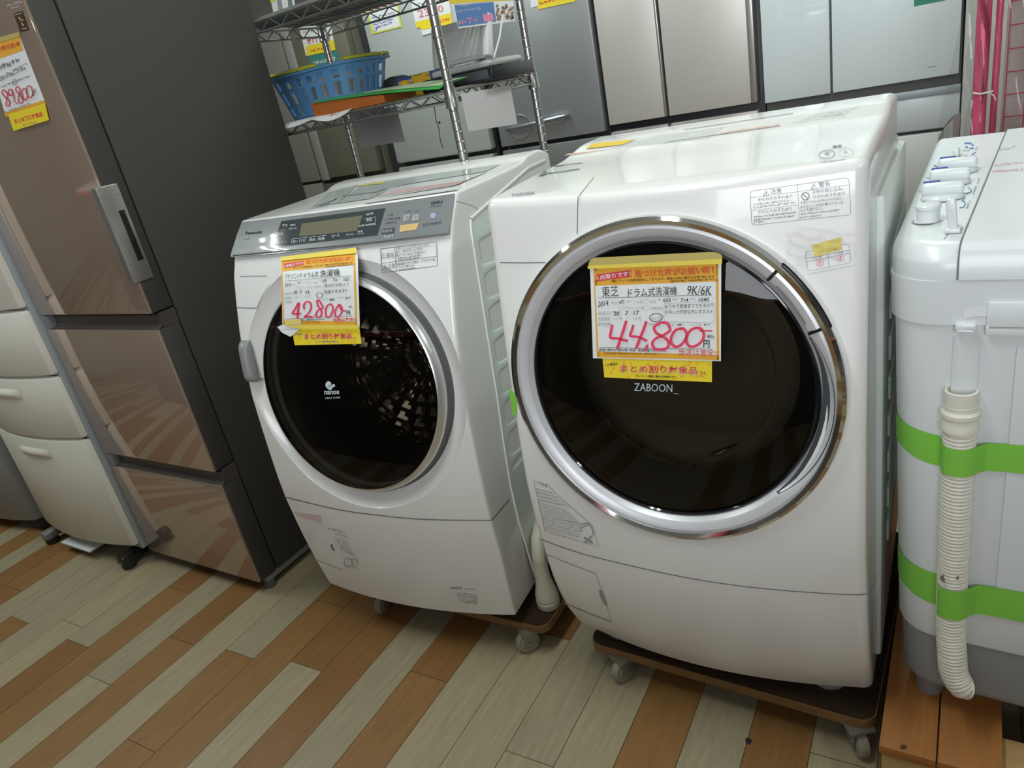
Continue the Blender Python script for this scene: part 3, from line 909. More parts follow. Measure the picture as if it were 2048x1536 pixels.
P.line([(472.5, 615), (495, 616), (514, 616)], 1.6); P.line([(514, 616), (519, 603), (528, 586), (540, 570)], 1.0, True)
Pw.part('panel_seam', sm, SEAMM)
P2m = MB(); P = Pen(P2m, PF.surf_x(0.2992), lift=0.0004)
P.line([(983, 1041), (1000, 1022), (1019, 999)], 1.8)
P.line([(912, 402), (930, 407), (950, 414), (955, 420)], 0.9, True)
Pw.part('side_seam', P2m, SEAMM)
sm = MB(); P = Pen(sm, PS, lift=0.0007)
P.line([(480, 553), (534, 552)], 2.0); P.line([(629, 1118), (685, 1140)], 1.0)
Pw.part('drawer_slot', sm, SEAMF)

# silver control panel, a separate skin on the sloped brow
pn = MB()
EDGE = [(464.5, 512), (896, 467.5), (908.5, 389), (494, 441)]
def panel(i, j):
    z0, z1 = 1.0265, 1.0915
    z = z0 + (z1 - z0) * j
    x0 = -0.2985 + 0.004 * j ** 3; x1 = 0.2985 - 0.004 * j ** 3
    x = x0 + (x1 - x0) * i
    return (x, py_(x, z) - 0.0032 - 0.001 * max(0, (z - 1.08) / 0.01), z)
pn.grid(panel, 40, 14)
e = [panel(i / 40, 0) for i in range(41)]
pn.loop([[(x, y + 0.004, z - 0.0035) for x, y, z in e], [(x, y - 0.001, z - 0.001) for x, y, z in e], e], closed=False)
PAN = Pw.part('control_panel', pn, mat('brushed_panel', (0.23, 0.24, 0.25), 0.42, 0.35, coat=0.5), label='brushed silver sloped control panel')
PNS = PF.surf_y(lambda x, z: py_(x, z) - 0.0032 - 0.001 * max(0, (z - 1.08) / 0.01))
ct_ = MB(); P = Pen(ct_, PNS, lift=0.0006)
P.line([(466, 511.3), (550, 503.5), (650, 494.5), (750, 484.5), (895, 467.2)], 2.2)
Pw.part('panel_trim', ct_, CHROME, parent=PAN)
dk = MB(); P = Pen(dk, PNS, 460, 370, 2048 / 480, 0.0006)
P.quad((362, 530), (1255, 428), (1325, 198), (440, 310), 16, 5)
disp = Pw.part('touch_window', dk, mat('panel_window', (0.045, 0.055, 0.06), 0.08, spec=0.6), parent=PAN)
dl = MB(); P = Pen(dl, PNS, 460, 370, 2048 / 480, 0.0008)
P.line([(362, 530), (1255, 428), (1325, 198), (440, 310)], 6, close=True)
Pw.part('window_trim', dl, CHROME, parent=PAN)
lc = MB(); P = Pen(lc, PNS, 460, 370, 2048 / 480, 0.0010)
P.quad((590, 438), (1080, 392), (1135, 258), (612, 330), 8, 4)
Pw.part('display', lc, mat('lcd_olive', (0.16, 0.15, 0.10), 0.12), parent=PAN)
dt = MB(); P = Pen(dt, PNS, 460, 370, 2048 / 480, 0.0014)
P.text('予約', (446, 356), (490, 352), 22); P.text('時刻', (412, 430), (456, 424), 22); P.text('槽クリーン', (402, 505), (488, 494), 24)
for i, (x, s) in enumerate(((535, '洗い'), (605, 'すすぎ'), (686, '脱水'), (762, '乾燥'))):
    P.text(s, (x, 496 - i * 8), (x + 46, 490 - i * 8), 24); P.line([(x - 12, 498 - i * 8), (x - 6, 462 - i * 8), (x + 56, 452 - i * 8)], 3)
P.text('コース', (868, 450), (935, 440), 24); P.text('タイマー', (992, 436), (1068, 428), 20); P.text('毛布', (1090, 408), (1135, 402), 18); P.text('おしゃれ', (1088, 424), (1142, 418), 12)
P.text('洗乾切換', (1160, 262), (1225, 248), 18); P.text('乾燥', (1168, 312), (1212, 304), 22); P.line([(1150, 290), (1245, 272), (1240, 320)], 3); P.greek((1104, 356), (1250, 336), 18, 0.8)
P.text('運転', (512, 350), (560, 345), 14); P.greek((505, 380), (570, 370), 14, 0.6)
P.disc((388, 507), 6)
Pw.part('panel_white_print', dt, mat('panel_print', (0.62, 0.66, 0.68), 0.5), parent=PAN)
dt = MB(); P = Pen(dt, PNS, 460, 370, 2048 / 480, 0.0010)
P.text('Panasonic', (133, 424), (272, 412), 27, 0.02, 0.1)
P.greek((122, 468), (172, 463), 9, 0.7); P.greek((172, 570), (205, 567), 8, 0.7)
P.text('洗濯', (1360, 264), (1392, 260), 18); P.text('洗濯～乾燥', (1350, 300), (1452, 288), 18); P.text('乾燥のみ', (1338, 334), (1420, 324), 18)
for y, x in ((256, 1342), (296, 1330), (330, 1322)): P.disc((x, y), 4)
P.text('ECONAVI', (1648, 354), (1800, 330), 24, 0.0, 0.3)
P.text('SPIN', (1712, 170), (1810, 156), 26, 0.03, 0.2); P.line([(1706, 186), (1802, 174)], 3)
Pw.part('panel_dark_print', dt, BLACKINK, parent=PAN)
bt = MB(); P = Pen(bt, PNS, 460, 370, 2048 / 480, 0.0010)
P.quad((1290, 420), (1400, 408), (1408, 362), (1303, 374), 3, 2)
Pw.part('menu_key', bt, DARKGREY, parent=PAN)
bt = MB(); P = Pen(bt, PNS, 460, 370, 2048 / 480, 0.0014)
P.text('おまかせ', (1305, 408), (1385, 398), 24); P.greek((1312, 452), (1390, 444), 24, 0.8)
Pw.part('key_print', bt, MATS['panel_print'], parent=PAN)
bt = MB(); P = Pen(bt, PNS, 460, 370, 2048 / 480, 0.0010)
P.quad((1446, 402), (1590, 380), (1612, 322), (1452, 344), 4, 2)
Pw.part('start_key', bt, mat('amber_key', (0.62, 0.42, 0.18), 0.35), parent=PAN)
bt = MB(); P = Pen(bt, PNS, 460, 370, 2048 / 480, 0.0012)
for x0 in (1482, 1560):
    P.quad((x0 - 10, 308), (x0 + 48, 300), (x0 + 58, 246), (x0, 254), 3, 2)
Pw.part('power_key', bt, mat('pale_key', (0.55, 0.56, 0.57), 0.3, 0.5), parent=PAN)
bt = MB(); P = Pen(bt, PNS, 460, 370, 2048 / 480, 0.0016)
P.text('切', (1500, 292), (1526, 289), 26); P.text('入', (1576, 284), (1602, 280), 26); P.greek((1500, 236), (1545, 228), 18, 0.6); P.greek((1580, 226), (1625, 220), 18, 0.6)
Pw.part('power_print', bt, GREYINK, parent=PAN)
bt = MB(); P = Pen(bt, PNS, 460, 370, 2048 / 480, 0.0012)
P.disc((1733, 261), 25, 25, 24)
Pw.part('sensor_dot', bt, mat('pale_blue_lens', (0.33, 0.42, 0.55), 0.3), parent=PAN)

# lid: inset window with print, ridge along the back
lid = MB(); P = Pen(lid, PTOP, 620, 280, 2048 / 520, 0.0006)
P.quad((20, 520), (215, 498), (380, 352), (150, 410), 6, 6)
P.quad((215, 498), (470, 462), (700, 358), (420, 345), 6, 6)
P.quad((420, 345), (700, 358), (1390, 245), (1500, 190), 10, 3)
Pw.part('lid_window', lid, mat('lid_grey_print', (0.47, 0.51, 0.50), 0.12))
lid = MB(); P = Pen(lid, PTOP, 620, 280, 2048 / 520, 0.0010)
P.quad((480, 468), (1130, 360), (1400, 250), (650, 375), 10, 4)
Pw.part('filter_lid', lid, mat('lid_pale', (0.66, 0.68, 0.66), 0.15))
lid = MB(); P = Pen(lid, PTOP, 620, 280, 2048 / 520, 0.0014)
P.quad((500, 448), (1165, 350), (1235, 316), (720, 388), 10, 3)
Pw.part('filter_lid_print', lid, mat('dull_rose_print', (0.42, 0.27, 0.27), 0.5))
lid = MB(); P = Pen(lid, PTOP, 620, 280, 2048 / 520, 0.0016)
P.line([(430, 488), (1165, 378)], 26)
Pw.part('lid_front_lip', lid, WHITE)
lid = MB(); P = Pen(lid, PTOP, 620, 280, 2048 / 520, 0.0016)
P.line([(0, 532), (145, 512)], 4); P.line([(58, 518), (210, 460), (130, 505)], 4); P.line([(245, 442), (520, 408), (600, 380)], 4)
Pw.part('lid_dark_marks', lid, GREYINK)
lid = MB(); P = Pen(lid, PTOP, 620, 280, 2048 / 520, 0.0016)
P.line([(378, 360), (480, 345), (585, 335)], 12, True)
Pw.part('lid_yellow_mark', lid, mat('olive_yellow_print', (0.55, 0.50, 0.12), 0.5))

# marks on the front
nm = MB(); P = Pen(nm, PF.surf_y(lambda x, z: PC.y + 0.175 * (z - PC.z) - 0.0145), 430, 350, 3.2, 0.0)
P.disc((726, 1344), 19, 24); P.disc((735, 1358), 17, 17); P.disc((759, 1348), 9, 10)
P.text('nanoe', (700, 1406), (795, 1403), 24, 0.015); P.text('HEAT PUMP', (706, 1434), (802, 1430), 11)
Pw.part('door_name', nm, mat('ice_blue_ink', (0.62, 0.70, 0.76), 0.5))
st = MB(); P = Pen(st, PS, 430, 350, 3.2, 0.0008)
P.line([(1058, 474), (1415, 428), (1424, 582), (1068, 626)], 4, close=True)
P.line([(1150, 462), (1160, 614)], 3); P.line([(1060, 566), (1420, 520)], 3)
warn(P, 1078, 516, 34); warn(P, 1088, 590, 34)
P.text('警告', (1098, 532), (1147, 526), 32); P.text('注意', (1108, 600), (1154, 594), 30)
P.text('子供にドラムの中をのぞかせない', (1158, 484), (1378, 456), 20); P.text('また、本体の近くに子供が', (1158, 504), (1330, 480), 20); P.text('乗りやすい台などを置かない', (1160, 526), (1350, 502), 20)
P.greek((1170, 540), (1320, 520), 14); P.greek((1172, 552), (1310, 534), 12)
P.text('乾燥運転中や終了直後は、ドアのガラス面、', (1162, 582), (1412, 548), 18); P.text('ドラムには触らない', (1164, 600), (1280, 584), 18); P.greek((1176, 612), (1280, 598), 12)
Pw.part('caution_label', st, GREYINK)
pk = MB(); P = Pen(pk, PS, lift=0.0008)
P.quad((587, 1024), (598, 1033), (642, 1046), (640, 1031), 4, 2)
Pw.part('faded_red_sticker', pk, mat('faded_pink', (0.66, 0.50, 0.48), 0.6))
ps = MB(); P = Pen(ps, PS, 480, 800, 3.2, 0.0008)
P.greek((560, 830), (680, 858), 20, 0.6); P.greek((610, 862), (680, 880), 16, 0.5)
for i in range(6): P.greek((600 + i * 10, 890 + i * 17), (690 + i * 9, 912 + i * 18), 14, 0.5)
P.ring((690, 1040), 24, 26, 4); P.ring((735, 1040), 18, 24, 4); P.greek((650, 1010), (750, 1035), 14, 0.5); P.greek((665, 1062), (760, 1085), 12, 0.5)
Pw.part('service_print', ps, mat('ghost_grey_ink', (0.42, 0.42, 0.42), 0.6))
ps = MB(); P = Pen(ps, PS, 480, 800, 3.2, 0.0009)
P.poly([(582, 922), (590, 926), (592, 945), (608, 966), (596, 962), (584, 948)])
Pw.part('hatch_slot', ps, DARKGREY)
ps = MB(); P = Pen(ps, PS, 480, 800, 3.2, 0.0008)
P.greek((1342, 1208), (1425, 1213), 20, 0.95); P.greek((1440, 1214), (1505, 1218), 12, 0.7)
for i in range(5): P.greek((1376 + i * 8, 1238 + i * 14), (1520, 1250 + i * 14), 11, 0.5)
P.greek((1445, 1300), (1480, 1302), 10, 0.9)
Pw.part('model_print', ps, mat('model_grey_ink', (0.28, 0.28, 0.27), 0.6))

# ================================================================== dark brown mirror-front refrigerator beside the washers
CHAR = mat('charcoal_steel', (0.038, 0.0345, 0.031), 0.62, noise=0.06, nscale=200)
MIRR = mat('brown_mirror_glass', (0.50, 0.385, 0.31), 0.05, 0.6, spec=0.6)
GRIP = mat('brown_grip', (0.060, 0.050, 0.046), 0.35)
STEEL = mat('brushed_steel_bar', (0.52, 0.50, 0.48), 0.3, 0.85)
CASTM = mat('zinc_foot', (0.33, 0.34, 0.35), 0.4, 0.6)
BLKRUB = mat('black_rubber', (0.02, 0.02, 0.02), 0.6)
DX0, DX1 = -2.330, -1.757
D = Thing('refrigerator', 'tall dark brown refrigerator with mirror glass doors and silver side handle', 'refrigerator', ((DX0 + DX1) / 2, 1.31, 0))
D.part('cabinet', MB().box((DX0 + 0.004, 1.069, 0.048), (DX1, 1.62, 1.815), r=0.004), CHAR)
def ddoor(name, z0, z1, gl0, gl1):
    o = D.part(name, MB().box((DX0, 1.004, z0), (DX1, 1.0645, z1), r=0.003), CHAR)
    D.part('mirror_glass', MB().box((DX0 + 0.004, 0.997, gl0), (DX1 - 0.001, 1.0045, gl1), r=0.0012), MIRR, parent=o, label='glossy brown mirror glass')
    return o
up = ddoor('door', 0.9075, 1.81, 0.9085, 1.81)
d1 = ddoor('drawer', 0.4375, 0.8630, 0.4375, 0.8625)
d2 = ddoor('drawer', 0.049, 0.3890, 0.050, 0.3885)
for z0, z1, d in ((0.8630, 0.9035, d1), (0.3890, 0.4335, d2)):
    D.part('grip_recess', MB().grid(lambda i, j, z0=z0, z1=z1: (DX0 + 0.03 + (DX1 - DX0 - 0.032) * i, 1.004 + 0.016 * (1 - (2 * j - 1) ** 2) ** 0.5, z0 + (z1 - z0) * j), 4, 10).box((DX0 + 0.03, 1.018, z0), (DX1, 1.0645, z1)), GRIP, parent=d)
    D.part('grip_cap', MB().box((DX0 + 0.002, 1.0, z0), (DX0 + 0.032, 1.0645, z1), r=0.002), mat('silver_grey_cap', (0.28, 0.29, 0.31), 0.4, 0.5), parent=d)
h = D.part('handle', MB().box((-1.776, 0.985, 0.992), (-1.7535, 1.042, 1.229), r=0.002), STEEL, parent=up, label='silver side handle with a black finger slot')
b = MB().box((-1.7545, 1.018, 1.042), (-1.7527, 1.0335, 1.167), r=0.0006)
b2 = MB().box((-1.7762, 0.9845, 1.2035), (-1.7533, 1.0422, 1.2050))
D.part('finger_slot', b, BLACK, parent=up)
D.part('handle_joint', b2, SEAMM, parent=up)
bd = MB(); P = Pen(bd, WORLD.surf_y(lambda x, z: 0.9965), lift=0.0005)
P.quad((27, 27), (45, 21.5), (58, 59), (40.5, 65), 2, 2)
bo = D.part('badge', bd, mat('badge_brown', (0.055, 0.035, 0.02), 0.4), parent=up)
bd = MB(); P = Pen(bd, WORLD.surf_y(lambda x, z: 0.9965), lift=0.0009)
P.line([(30, 30), (43, 26)], 1.5); P.line([(37, 34), (41, 39)], 2.4); P.line([(40, 40), (47, 40)], 2); P.line([(43, 45), (47, 52)], 2.4); P.line([(44, 58), (54, 56)], 1.5)
D.part('badge_mark', bd, mat('badge_gold', (0.62, 0.45, 0.16), 0.4), parent=up)
bd = MB(); P = Pen(bd, WORLD.surf_y(lambda x, z: 0.9965), lift=0.0006)
P.greek((16, 14), (42, 6), 7, 0.7); P.greek((22, 19), (40, 13), 5, 0.6)
D.part('door_mark', bd, mat('badge_silver', (0.5, 0.5, 0.5), 0.4), parent=up)
for x, y in ((DX1 - 0.022, 1.075), (DX0 + 0.06, 1.10), (DX1 - 0.022, 1.56), (DX0 + 0.06, 1.56)):
    b = MB().box((x - 0.018, y - 0.05, 0.026), (x + 0.018, y + 0.16 if y < 1.2 else y + 0.03, 0.047), r=0.004)
    f = D.part('foot_bracket', b, CASTM)
    D.part('foot_pad', MB().lathe([(0, 0), (0.017, 0), (0.018, 0.004), (0.018, 0.027), (0, 0.027)], lambda r, a, d, x=x, y=y: (x + r * math.cos(a), y - 0.034 + r * math.sin(a), d), 18), RUBBER, parent=f)

# ================================================================== white bow-front refrigerator, left
OFFW = mat('off_white_enamel', (0.74, 0.71, 0.63), 0.38)
BLUEGREY = mat('blue_grey_steel', (0.42, 0.46, 0.49), 0.4, 0.3)
WX0, WX1 = -2.962, -2.352
Wf = Thing('refrigerator', 'off-white bow-front refrigerator with several drawers, left of the dark brown one', 'refrigerator', ((WX0 + WX1) / 2, 1.3, 0))
Wf.part('cabinet', MB().box((WX0 + 0.004, 0.9865, 0.06), (WX1 + 0.006, 1.60, 1.79), r=0.004), BLUEGREY)
def bowdoor(th, x0, x1, z0, z1, yc, bow, yb, m_, name):
    xm, hw = (x0 + x1) / 2, (x1 - x0) / 2
    pts = []
    for i in range(25):
        t = -1 + 2 * i / 24
        x = xm + hw * 0.985 * t
        pts.append((x, yc + bow * t * t))
    pts = [(x0, yc + bow + 0.012)] + pts + [(x1, yc + bow + 0.012), (x1, yb), (x0, yb)]
    g = MB(); R_ = 0.006
    def ring(z, ins):
        out = []
        for x, y in pts:
            out.append((xm + (x - xm) * (1 - ins / hw), y + ins * (1 if y < yb - 0.001 else -1) * 1.0, z))
        return out
    g.loop([ring(z0, R_), ring(z0 + 0.002, 0.002), ring(z0 + R_, 0), ring(z1 - R_, 0), ring(z1 - 0.002, 0.002), ring(z1, R_)], 0, True, True)
    return th.part(name, g, m_)
YC, BOW = 0.930, 0.037
wd_ = []
for nm_, z0, z1 in (('door', 0.938, 1.785), ('drawer', 0.722, 0.930), ('drawer', 0.502, 0.714), ('drawer', 0.082, 0.494)):
    wd_.append(bowdoor(Wf, WX0, WX1, z0, z1, YC, BOW, 0.9855, OFFW, nm_))
WG = mat('off_white_shadow_lip', (0.55, 0.53, 0.47), 0.45)
for o, z in zip(wd_[2:], (0.672, 0.452)):
    g = MB()
    def gr(i, j, z=z):
        x = -2.745 + 0.20 * i
        t = (x - (WX0 + WX1) / 2) / ((WX1 - WX0) / 2)
        return (x, YC + BOW * t * t - 0.0005 - 0.010 * math.sin(math.pi * j) * math.sin(math.pi * i) ** 0.3, z - 0.028 + 0.036 * j)
    g.grid(gr, 16, 8)
    Wf.part('pull', g, OFFW, parent=o)
Wf.part('kick_tab', MB().box((-2.80, 0.925, 0.034), (-2.60, 1.02, 0.042), r=0.002), mat('white_tab', (0.66, 0.68, 0.70), 0.4))
for x, m_ in ((WX1 - 0.055, BLACK), (WX0 + 0.03, CASTM)):
    b = MB().box((x - 0.022, 0.925, 0.022), (x + 0.022, 1.02, 0.052), r=0.006)
    f = Wf.part('foot_bracket', b, m_)
    Wf.part('foot_pad', MB().lathe([(0, 0), (0.022, 0), (0.024, 0.005), (0.024, 0.024), (0, 0.024)], lambda r, a, d, x=x: (x + r * math.cos(a), 0.95 + r * math.sin(a), d), 18), BLKRUB, parent=f)
for x in (WX1 - 0.055, WX0 + 0.03):
    Wf.part('rear_foot', MB().box((x - 0.02, 1.5, 0), (x + 0.02, 1.58, 0.062), r=0.004), BLKRUB)

# far-left grey refrigerator, only its lower edge shows
GREYF = mat('grey_enamel', (0.30, 0.30, 0.29), 0.4)
Fl = Thing('refrigerator', 'light grey refrigerator at the far left edge of the picture', 'refrigerator', (-3.36, 1.3, 0))
Fl.part('cabinet', MB().box((-3.66, 1.03, 0.05), (-3.055, 1.60, 1.7), r=0.004), mat('pale_grey_side', (0.42, 0.44, 0.43), 0.4))
bowdoor(Fl, -3.665, -3.075, 0.052, 0.60, 0.93, 0.045, 1.028, GREYF, 'drawer')
bowdoor(Fl, -3.665, -3.075, 0.61, 1.695, 0.93, 0.045, 1.028, GREYF, 'door')
for x in (-3.60, -3.11):
    Fl.part('foot', MB().box((x - 0.03, 0.98, 0), (x + 0.03, 1.58, 0.052), r=0.004), BLKRUB)

# ================================================================== back row of refrigerators
BY = 3.2
def backbox(th, x0, x1, m_, z1=1.82, y1=3.84):
    th.part('cabinet', MB().box((x0, BY + 0.062, 0.05), (x1, y1, z1), r=0.004), m_)
    th.part('plinth', MB().box((x0 + 0.02, BY + 0.09, 0.0), (x1 - 0.02, y1 - 0.02, 0.05)), BLACK)
def slab(th, name, x0, x1, z0, z1, m_, parent=None, r=0.006, y0=BY):
    return th.part(name, MB().box((x0, y0, z0), (x1, BY + 0.058, z1), r=r), m_, parent=parent)
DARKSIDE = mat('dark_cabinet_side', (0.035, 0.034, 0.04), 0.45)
GAPM = mat('door_gap_black', (0.015, 0.015, 0.015), 0.7)
# beige one and its edge tone, darkened for the shade of the back region
B1 = mat('shaded_beige_enamel', (0.20, 0.19, 0.165), 0.45)
B1e = mat('shaded_beige_edge', (0.29, 0.285, 0.26), 0.4)
N1 = Thing('refrigerator', 'beige-grey refrigerator in the back row, just right of the dark brown one', 'refrigerator', (-3.62, 3.5, 0))
backbox(N1, -3.93, -3.32, B1)
slab(N1, 'door', -3.93, -3.32, 0.95, 1.81, B1); slab(N1, 'drawer', -3.93, -3.32, 0.06, 0.935, B1)
N2 = Thing('refrigerator', 'olive-beige refrigerator behind the blue basket, carrying a red price tag', 'refrigerator', (-3.06, 3.5, 0))
B2 = mat('shaded_olive_enamel', (0.155, 0.145, 0.11), 0.42)  # shade at the back is mixed into this enamel too
backbox(N2, -3.305, -2.835, B2)
dN2 = slab(N2, 'door', -3.235, -2.835, 0.955, 1.81, B2); slab(N2, 'edge_strip', -3.305, -3.238, 0.945, 1.81, B1e)
slab(N2, 'drawer', -3.305, -2.835, 0.06, 0.925, mat('taupe_enamel', (0.10, 0.092, 0.08), 0.45))
N2gap = Thing('refrigerator', 'narrow dark filler in the unlit gap between the olive and pale grey refrigerators', 'refrigerator', (-2.77, 3.6, 0))  # added dark filler: stands for the unlit gap
N2gap.part('cabinet', MB().box((-2.825, 3.30, 0.05), (-2.715, 3.85, 1.80), r=0.004), DARKSIDE)
N2gap.part('plinth', MB().box((-2.815, 3.33, 0), (-2.725, 3.83, 0.05)), BLACK)
# pale grey with notices
G3 = mat('pale_grey_enamel', (0.42, 0.44, 0.43), 0.4)
N3 = Thing('refrigerator', 'pale grey refrigerator carrying a yellow-framed notice, behind the wire rack', 'refrigerator', (-2.385, 3.5, 0))
backbox(N3, -2.705, -2.065, DARKSIDE)
dN3 = slab(N3, 'door', -2.70, -2.07, 0.976, 1.81, G3, r=0.012); slab(N3, 'drawer', -2.70, -2.07, 0.56, 0.955, mat('mid_grey_enamel', (0.30, 0.30, 0.29), 0.4)); slab(N3, 'drawer', -2.70, -2.07, 0.06, 0.55, MATS['mid_grey_enamel'])
# metallic grey with bar handle
G4 = mat('grey_metallic', (0.38, 0.395, 0.405), 0.38, 0.55)
N4 = Thing('refrigerator', 'dark grey metallic refrigerator with a round recess and horizontal bar handle', 'refrigerator', (-1.72, 3.5, 0))
backbox(N4, -2.015, -1.4385, DARKSIDE)
dN4 = slab(N4, 'door', -2.01, -1.440, 0.980, 1.81, G4)
bar = MB().tube([(-1.945, BY - 0.005, 1.063), (-1.94, BY - 0.028, 1.063), (-1.90, BY - 0.032, 1.0635), (-1.66, BY - 0.032, 1.0755), (-1.62, BY - 0.028, 1.077), (-1.615, BY - 0.005, 1.077)], 0.011, 12)
N4.part('bar_handle', bar, mat('dull_chrome_bar', (0.42, 0.46, 0.50), 0.25, 0.9), parent=dN4)
cr = MB().lathe([(0.072, 0.0), (0.069, 0.002), (0.066, 0.001), (0.03, 0.0), (0.0005, 0.0)], lambda r, a, d: (-1.885 + r * math.cos(a), BY - 0.0006 - d, 1.062 + r * 0.8 * math.sin(a)), 40)
N4.part('handle_recess', cr, mat('recess_grey', (0.20, 0.20, 0.205), 0.4, 0.3), parent=dN4)
slab(N4, 'drawer', -2.01, -1.437, 0.55, 0.962, mat('dark_grey_metallic', (0.22, 0.22, 0.22), 0.4, 0.4)); slab(N4, 'drawer', -2.01, -1.437, 0.06, 0.54, MATS['dark_grey_metallic'])
# stainless french door
S5 = mat('warm_stainless', (0.66, 0.62, 0.585), 0.4, 0.35, noise=0.05, nscale=6, stretch=(1, 1, 40))
S5e = mat('stainless_edge', (0.50, 0.46, 0.45), 0.3, 0.7)
S5d = mat('taupe_drawer', (0.40, 0.36, 0.36), 0.35, 0.4)
N5 = Thing('refrigerator', 'stainless steel double-door refrigerator in the middle of the back row', 'refrigerator', (-1.085, 3.5, 0))
backbox(N5, -1.4355, -0.738, DARKSIDE)
for x0, x1, e0, e1 in ((-1.415, -1.152, -1.152, -1.142), (-1.131, -0.782, -0.782, -0.757)):
    d_ = slab(N5, 'door', x0, x1, 1.003, 1.81, S5, r=0.003)
    slab(N5, 'edge_trim', e0, e1, 1.003, 1.81, S5e, parent=d_, r=0.003)
for x0, x1 in ((-1.415, -1.142), (-1.131, -0.757)):
    o = slab(N5, 'drawer', x0, x1, 0.80, 0.972, S5d)
    g = MB()
    g.grid(lambda i, j, x0=x0, x1=x1: (x0 + (x1 - x0) * i, BY - 0.001 - 0.012 * math.sin(math.pi * j), 0.945 - 0.022 * math.sin(math.pi * i) + (j - 0.5) * 0.014), 20, 6)
    N5.part('curved_grip', g, mat('taupe_lip_highlight', (0.52, 0.50, 0.47), 0.25, 0.6), parent=o)  # curved highlight on the drawer, put into the pale lip colour
slab(N5, 'drawer', -1.415, -0.757, 0.42, 0.79, S5d); slab(N5, 'drawer', -1.415, -0.757, 0.06, 0.41, S5d)
nm = MB(); P = Pen(nm, WORLD.surf_y(lambda x, z: BY - 0.0006), lift=0.0)
P.greek((1483, 226), (1497, 223.5), 3, 0.8)
# pale blue glass
G6 = mat('pale_blue_glass_front', (0.70, 0.76, 0.79), 0.07, 0.0, spec=0.8, coat=0.6)
G6d = mat('pale_blue_enamel', (0.58, 0.62, 0.65), 0.25)
N6 = Thing('refrigerator', 'pale blue glass-front double-door refrigerator at the right of the back row', 'refrigerator', (-0.39, 3.5, 0))
backbox(N6, -0.728, -0.052, mat('pale_cabinet_side', (0.42, 0.45, 0.46), 0.4))
gd = []
for x0, x1 in ((-0.728, -0.4815), (-0.4735, -0.058)):
    gd.append(slab(N6, 'door', x0, x1, 0.993, 1.81, G6, r=0.003))
N6.part('grip_gap', MB().box((-0.725, BY + 0.02, 0.958), (-0.058, BY + 0.062, 0.993)), mat('olive_grip_gap', (0.10, 0.10, 0.09), 0.5))
for x0, x1 in ((-0.727, -0.4815), (-0.4735, -0.05)):
    o = slab(N6, 'drawer', x0, x1, 0.812, 0.958, G6d)
    N6.part('drawer_lip', MB().box((x0, BY - 0.004, 0.930), (x1, BY + 0.03, 0.958), r=0.003), mat('blue_grey_lip', (0.30, 0.34, 0.36), 0.3), parent=o)
slab(N6, 'drawer', -0.727, -0.05, 0.44, 0.800, mat('near_white_enamel', (0.62, 0.63, 0.61), 0.35)); slab(N6, 'drawer', -0.727, -0.05, 0.06, 0.43, MATS['near_white_enamel'])
gl_ = MB(); P = Pen(gl_, WORLD.surf_y(lambda x, z: BY), lift=0.0015)
P.quad((1827, -70), (1890, -80), (1891, 0), (1828, 13), 2, 2)
N6.part('green_label', gl_, mat('dark_green_label', (0.015, 0.20, 0.11), 0.5), parent=gd[1])
nm = MB(); P = Pen(nm, WORLD.surf_y(lambda x, z: BY), lift=0.001)
P.greek((1856, 136), (1875, 133), 3.4, 0.9)
N6.part('door_print', nm, GREYINK, parent=gd[1])
N7 = Thing('refrigerator', 'pale grey refrigerator behind the plastic-wrapped pink rack at the right edge', 'refrigerator', (0.32, 3.5, 0))
backbox(N7, -0.046, 0.63, mat('light_grey_side', (0.58, 0.58, 0.57), 0.4)); slab(N7, 'door', -0.046, 0.63, 0.58, 1.81, MATS['light_grey_side']); slab(N7, 'drawer', -0.046, 0.63, 0.06, 0.57, MATS['light_grey_side'])

# ================================================================== tags and notices on the back row and on the dark refrigerator
ORANGE = mat('tag_orange', (0.80, 0.40, 0.035), 0.55)
YELLOW = mat('tag_yellow', (0.85, 0.66, 0.03), 0.55)
PINKR = mat('tag_rose_ink', (0.70, 0.20, 0.24), 0.6)
TWHITE = mat('tag_white', (0.78, 0.79, 0.80), 0.55)
BLUEINK = mat('blue_ink', (0.10, 0.13, 0.38), 0.6)
class Tag:
    def __init__(s, name, label, cat, sf, off, group=None, frame=WORLD):
        s.t = Thing(name, label, cat, off, frame, group); s.sf = sf; s.n = 0
    def layer(s, name, m_, fn, view=(0, 0, 1), parent=None, label=None):
        s.n += 1
        mb = MB(); fn(Pen(mb, s.sf, view[0], view[1], view[2], 0.0004 * s.n))
        return s.t.part(name, mb, m_, parent=parent, label=label)
SD = WORLD.surf_y(lambda x, z: 0.9962)
t = Tag('price_tag', 'white and yellow price tag reading 89,800 on the dark brown refrigerator', 'price tag', SD, (-1.93, 0.996, 1.48))
t.layer('paper', TWHITE, lambda P: P.quad((-32, 88), (38, 69), (92, 208), (12, 234), 3, 3))
t.layer('orange_band', ORANGE, lambda P: P.quad((-30, 86), (38, 69), (46, 101), (-22, 124), 3, 2))
t.layer('lower_band', ORANGE, lambda P: P.quad((8, 226), (88, 200), (92, 208), (12, 234), 2, 2))
t.layer('tape', mat('khaki_tape', (0.50, 0.40, 0.12), 0.5), lambda P: P.quad((-32, 82), (38, 64), (40, 73), (-30, 94), 2, 2))
def f(P):
    P.text('見つけた時がお買い時', (-20, 108), (40, 92), 11, 0.02)
t.layer('headline', mat('tag_red', (0.72, 0.10, 0.05), 0.6), f)
def f(P):
    P.greek((-10, 142), (20, 132), 12, 0.9); P.greek((25, 128), (40, 122), 9, 0.8)
t.layer('model_print', GREYINK, f)
def f(P):
    P.greek((-5, 165), (52, 138), 6, 0.6); P.greek((0, 158), (54, 130), 6, 0.7); P.ring((29, 164), 4, 6, 1)
    P.greek((2, 176), (62, 152), 5, 0.5)
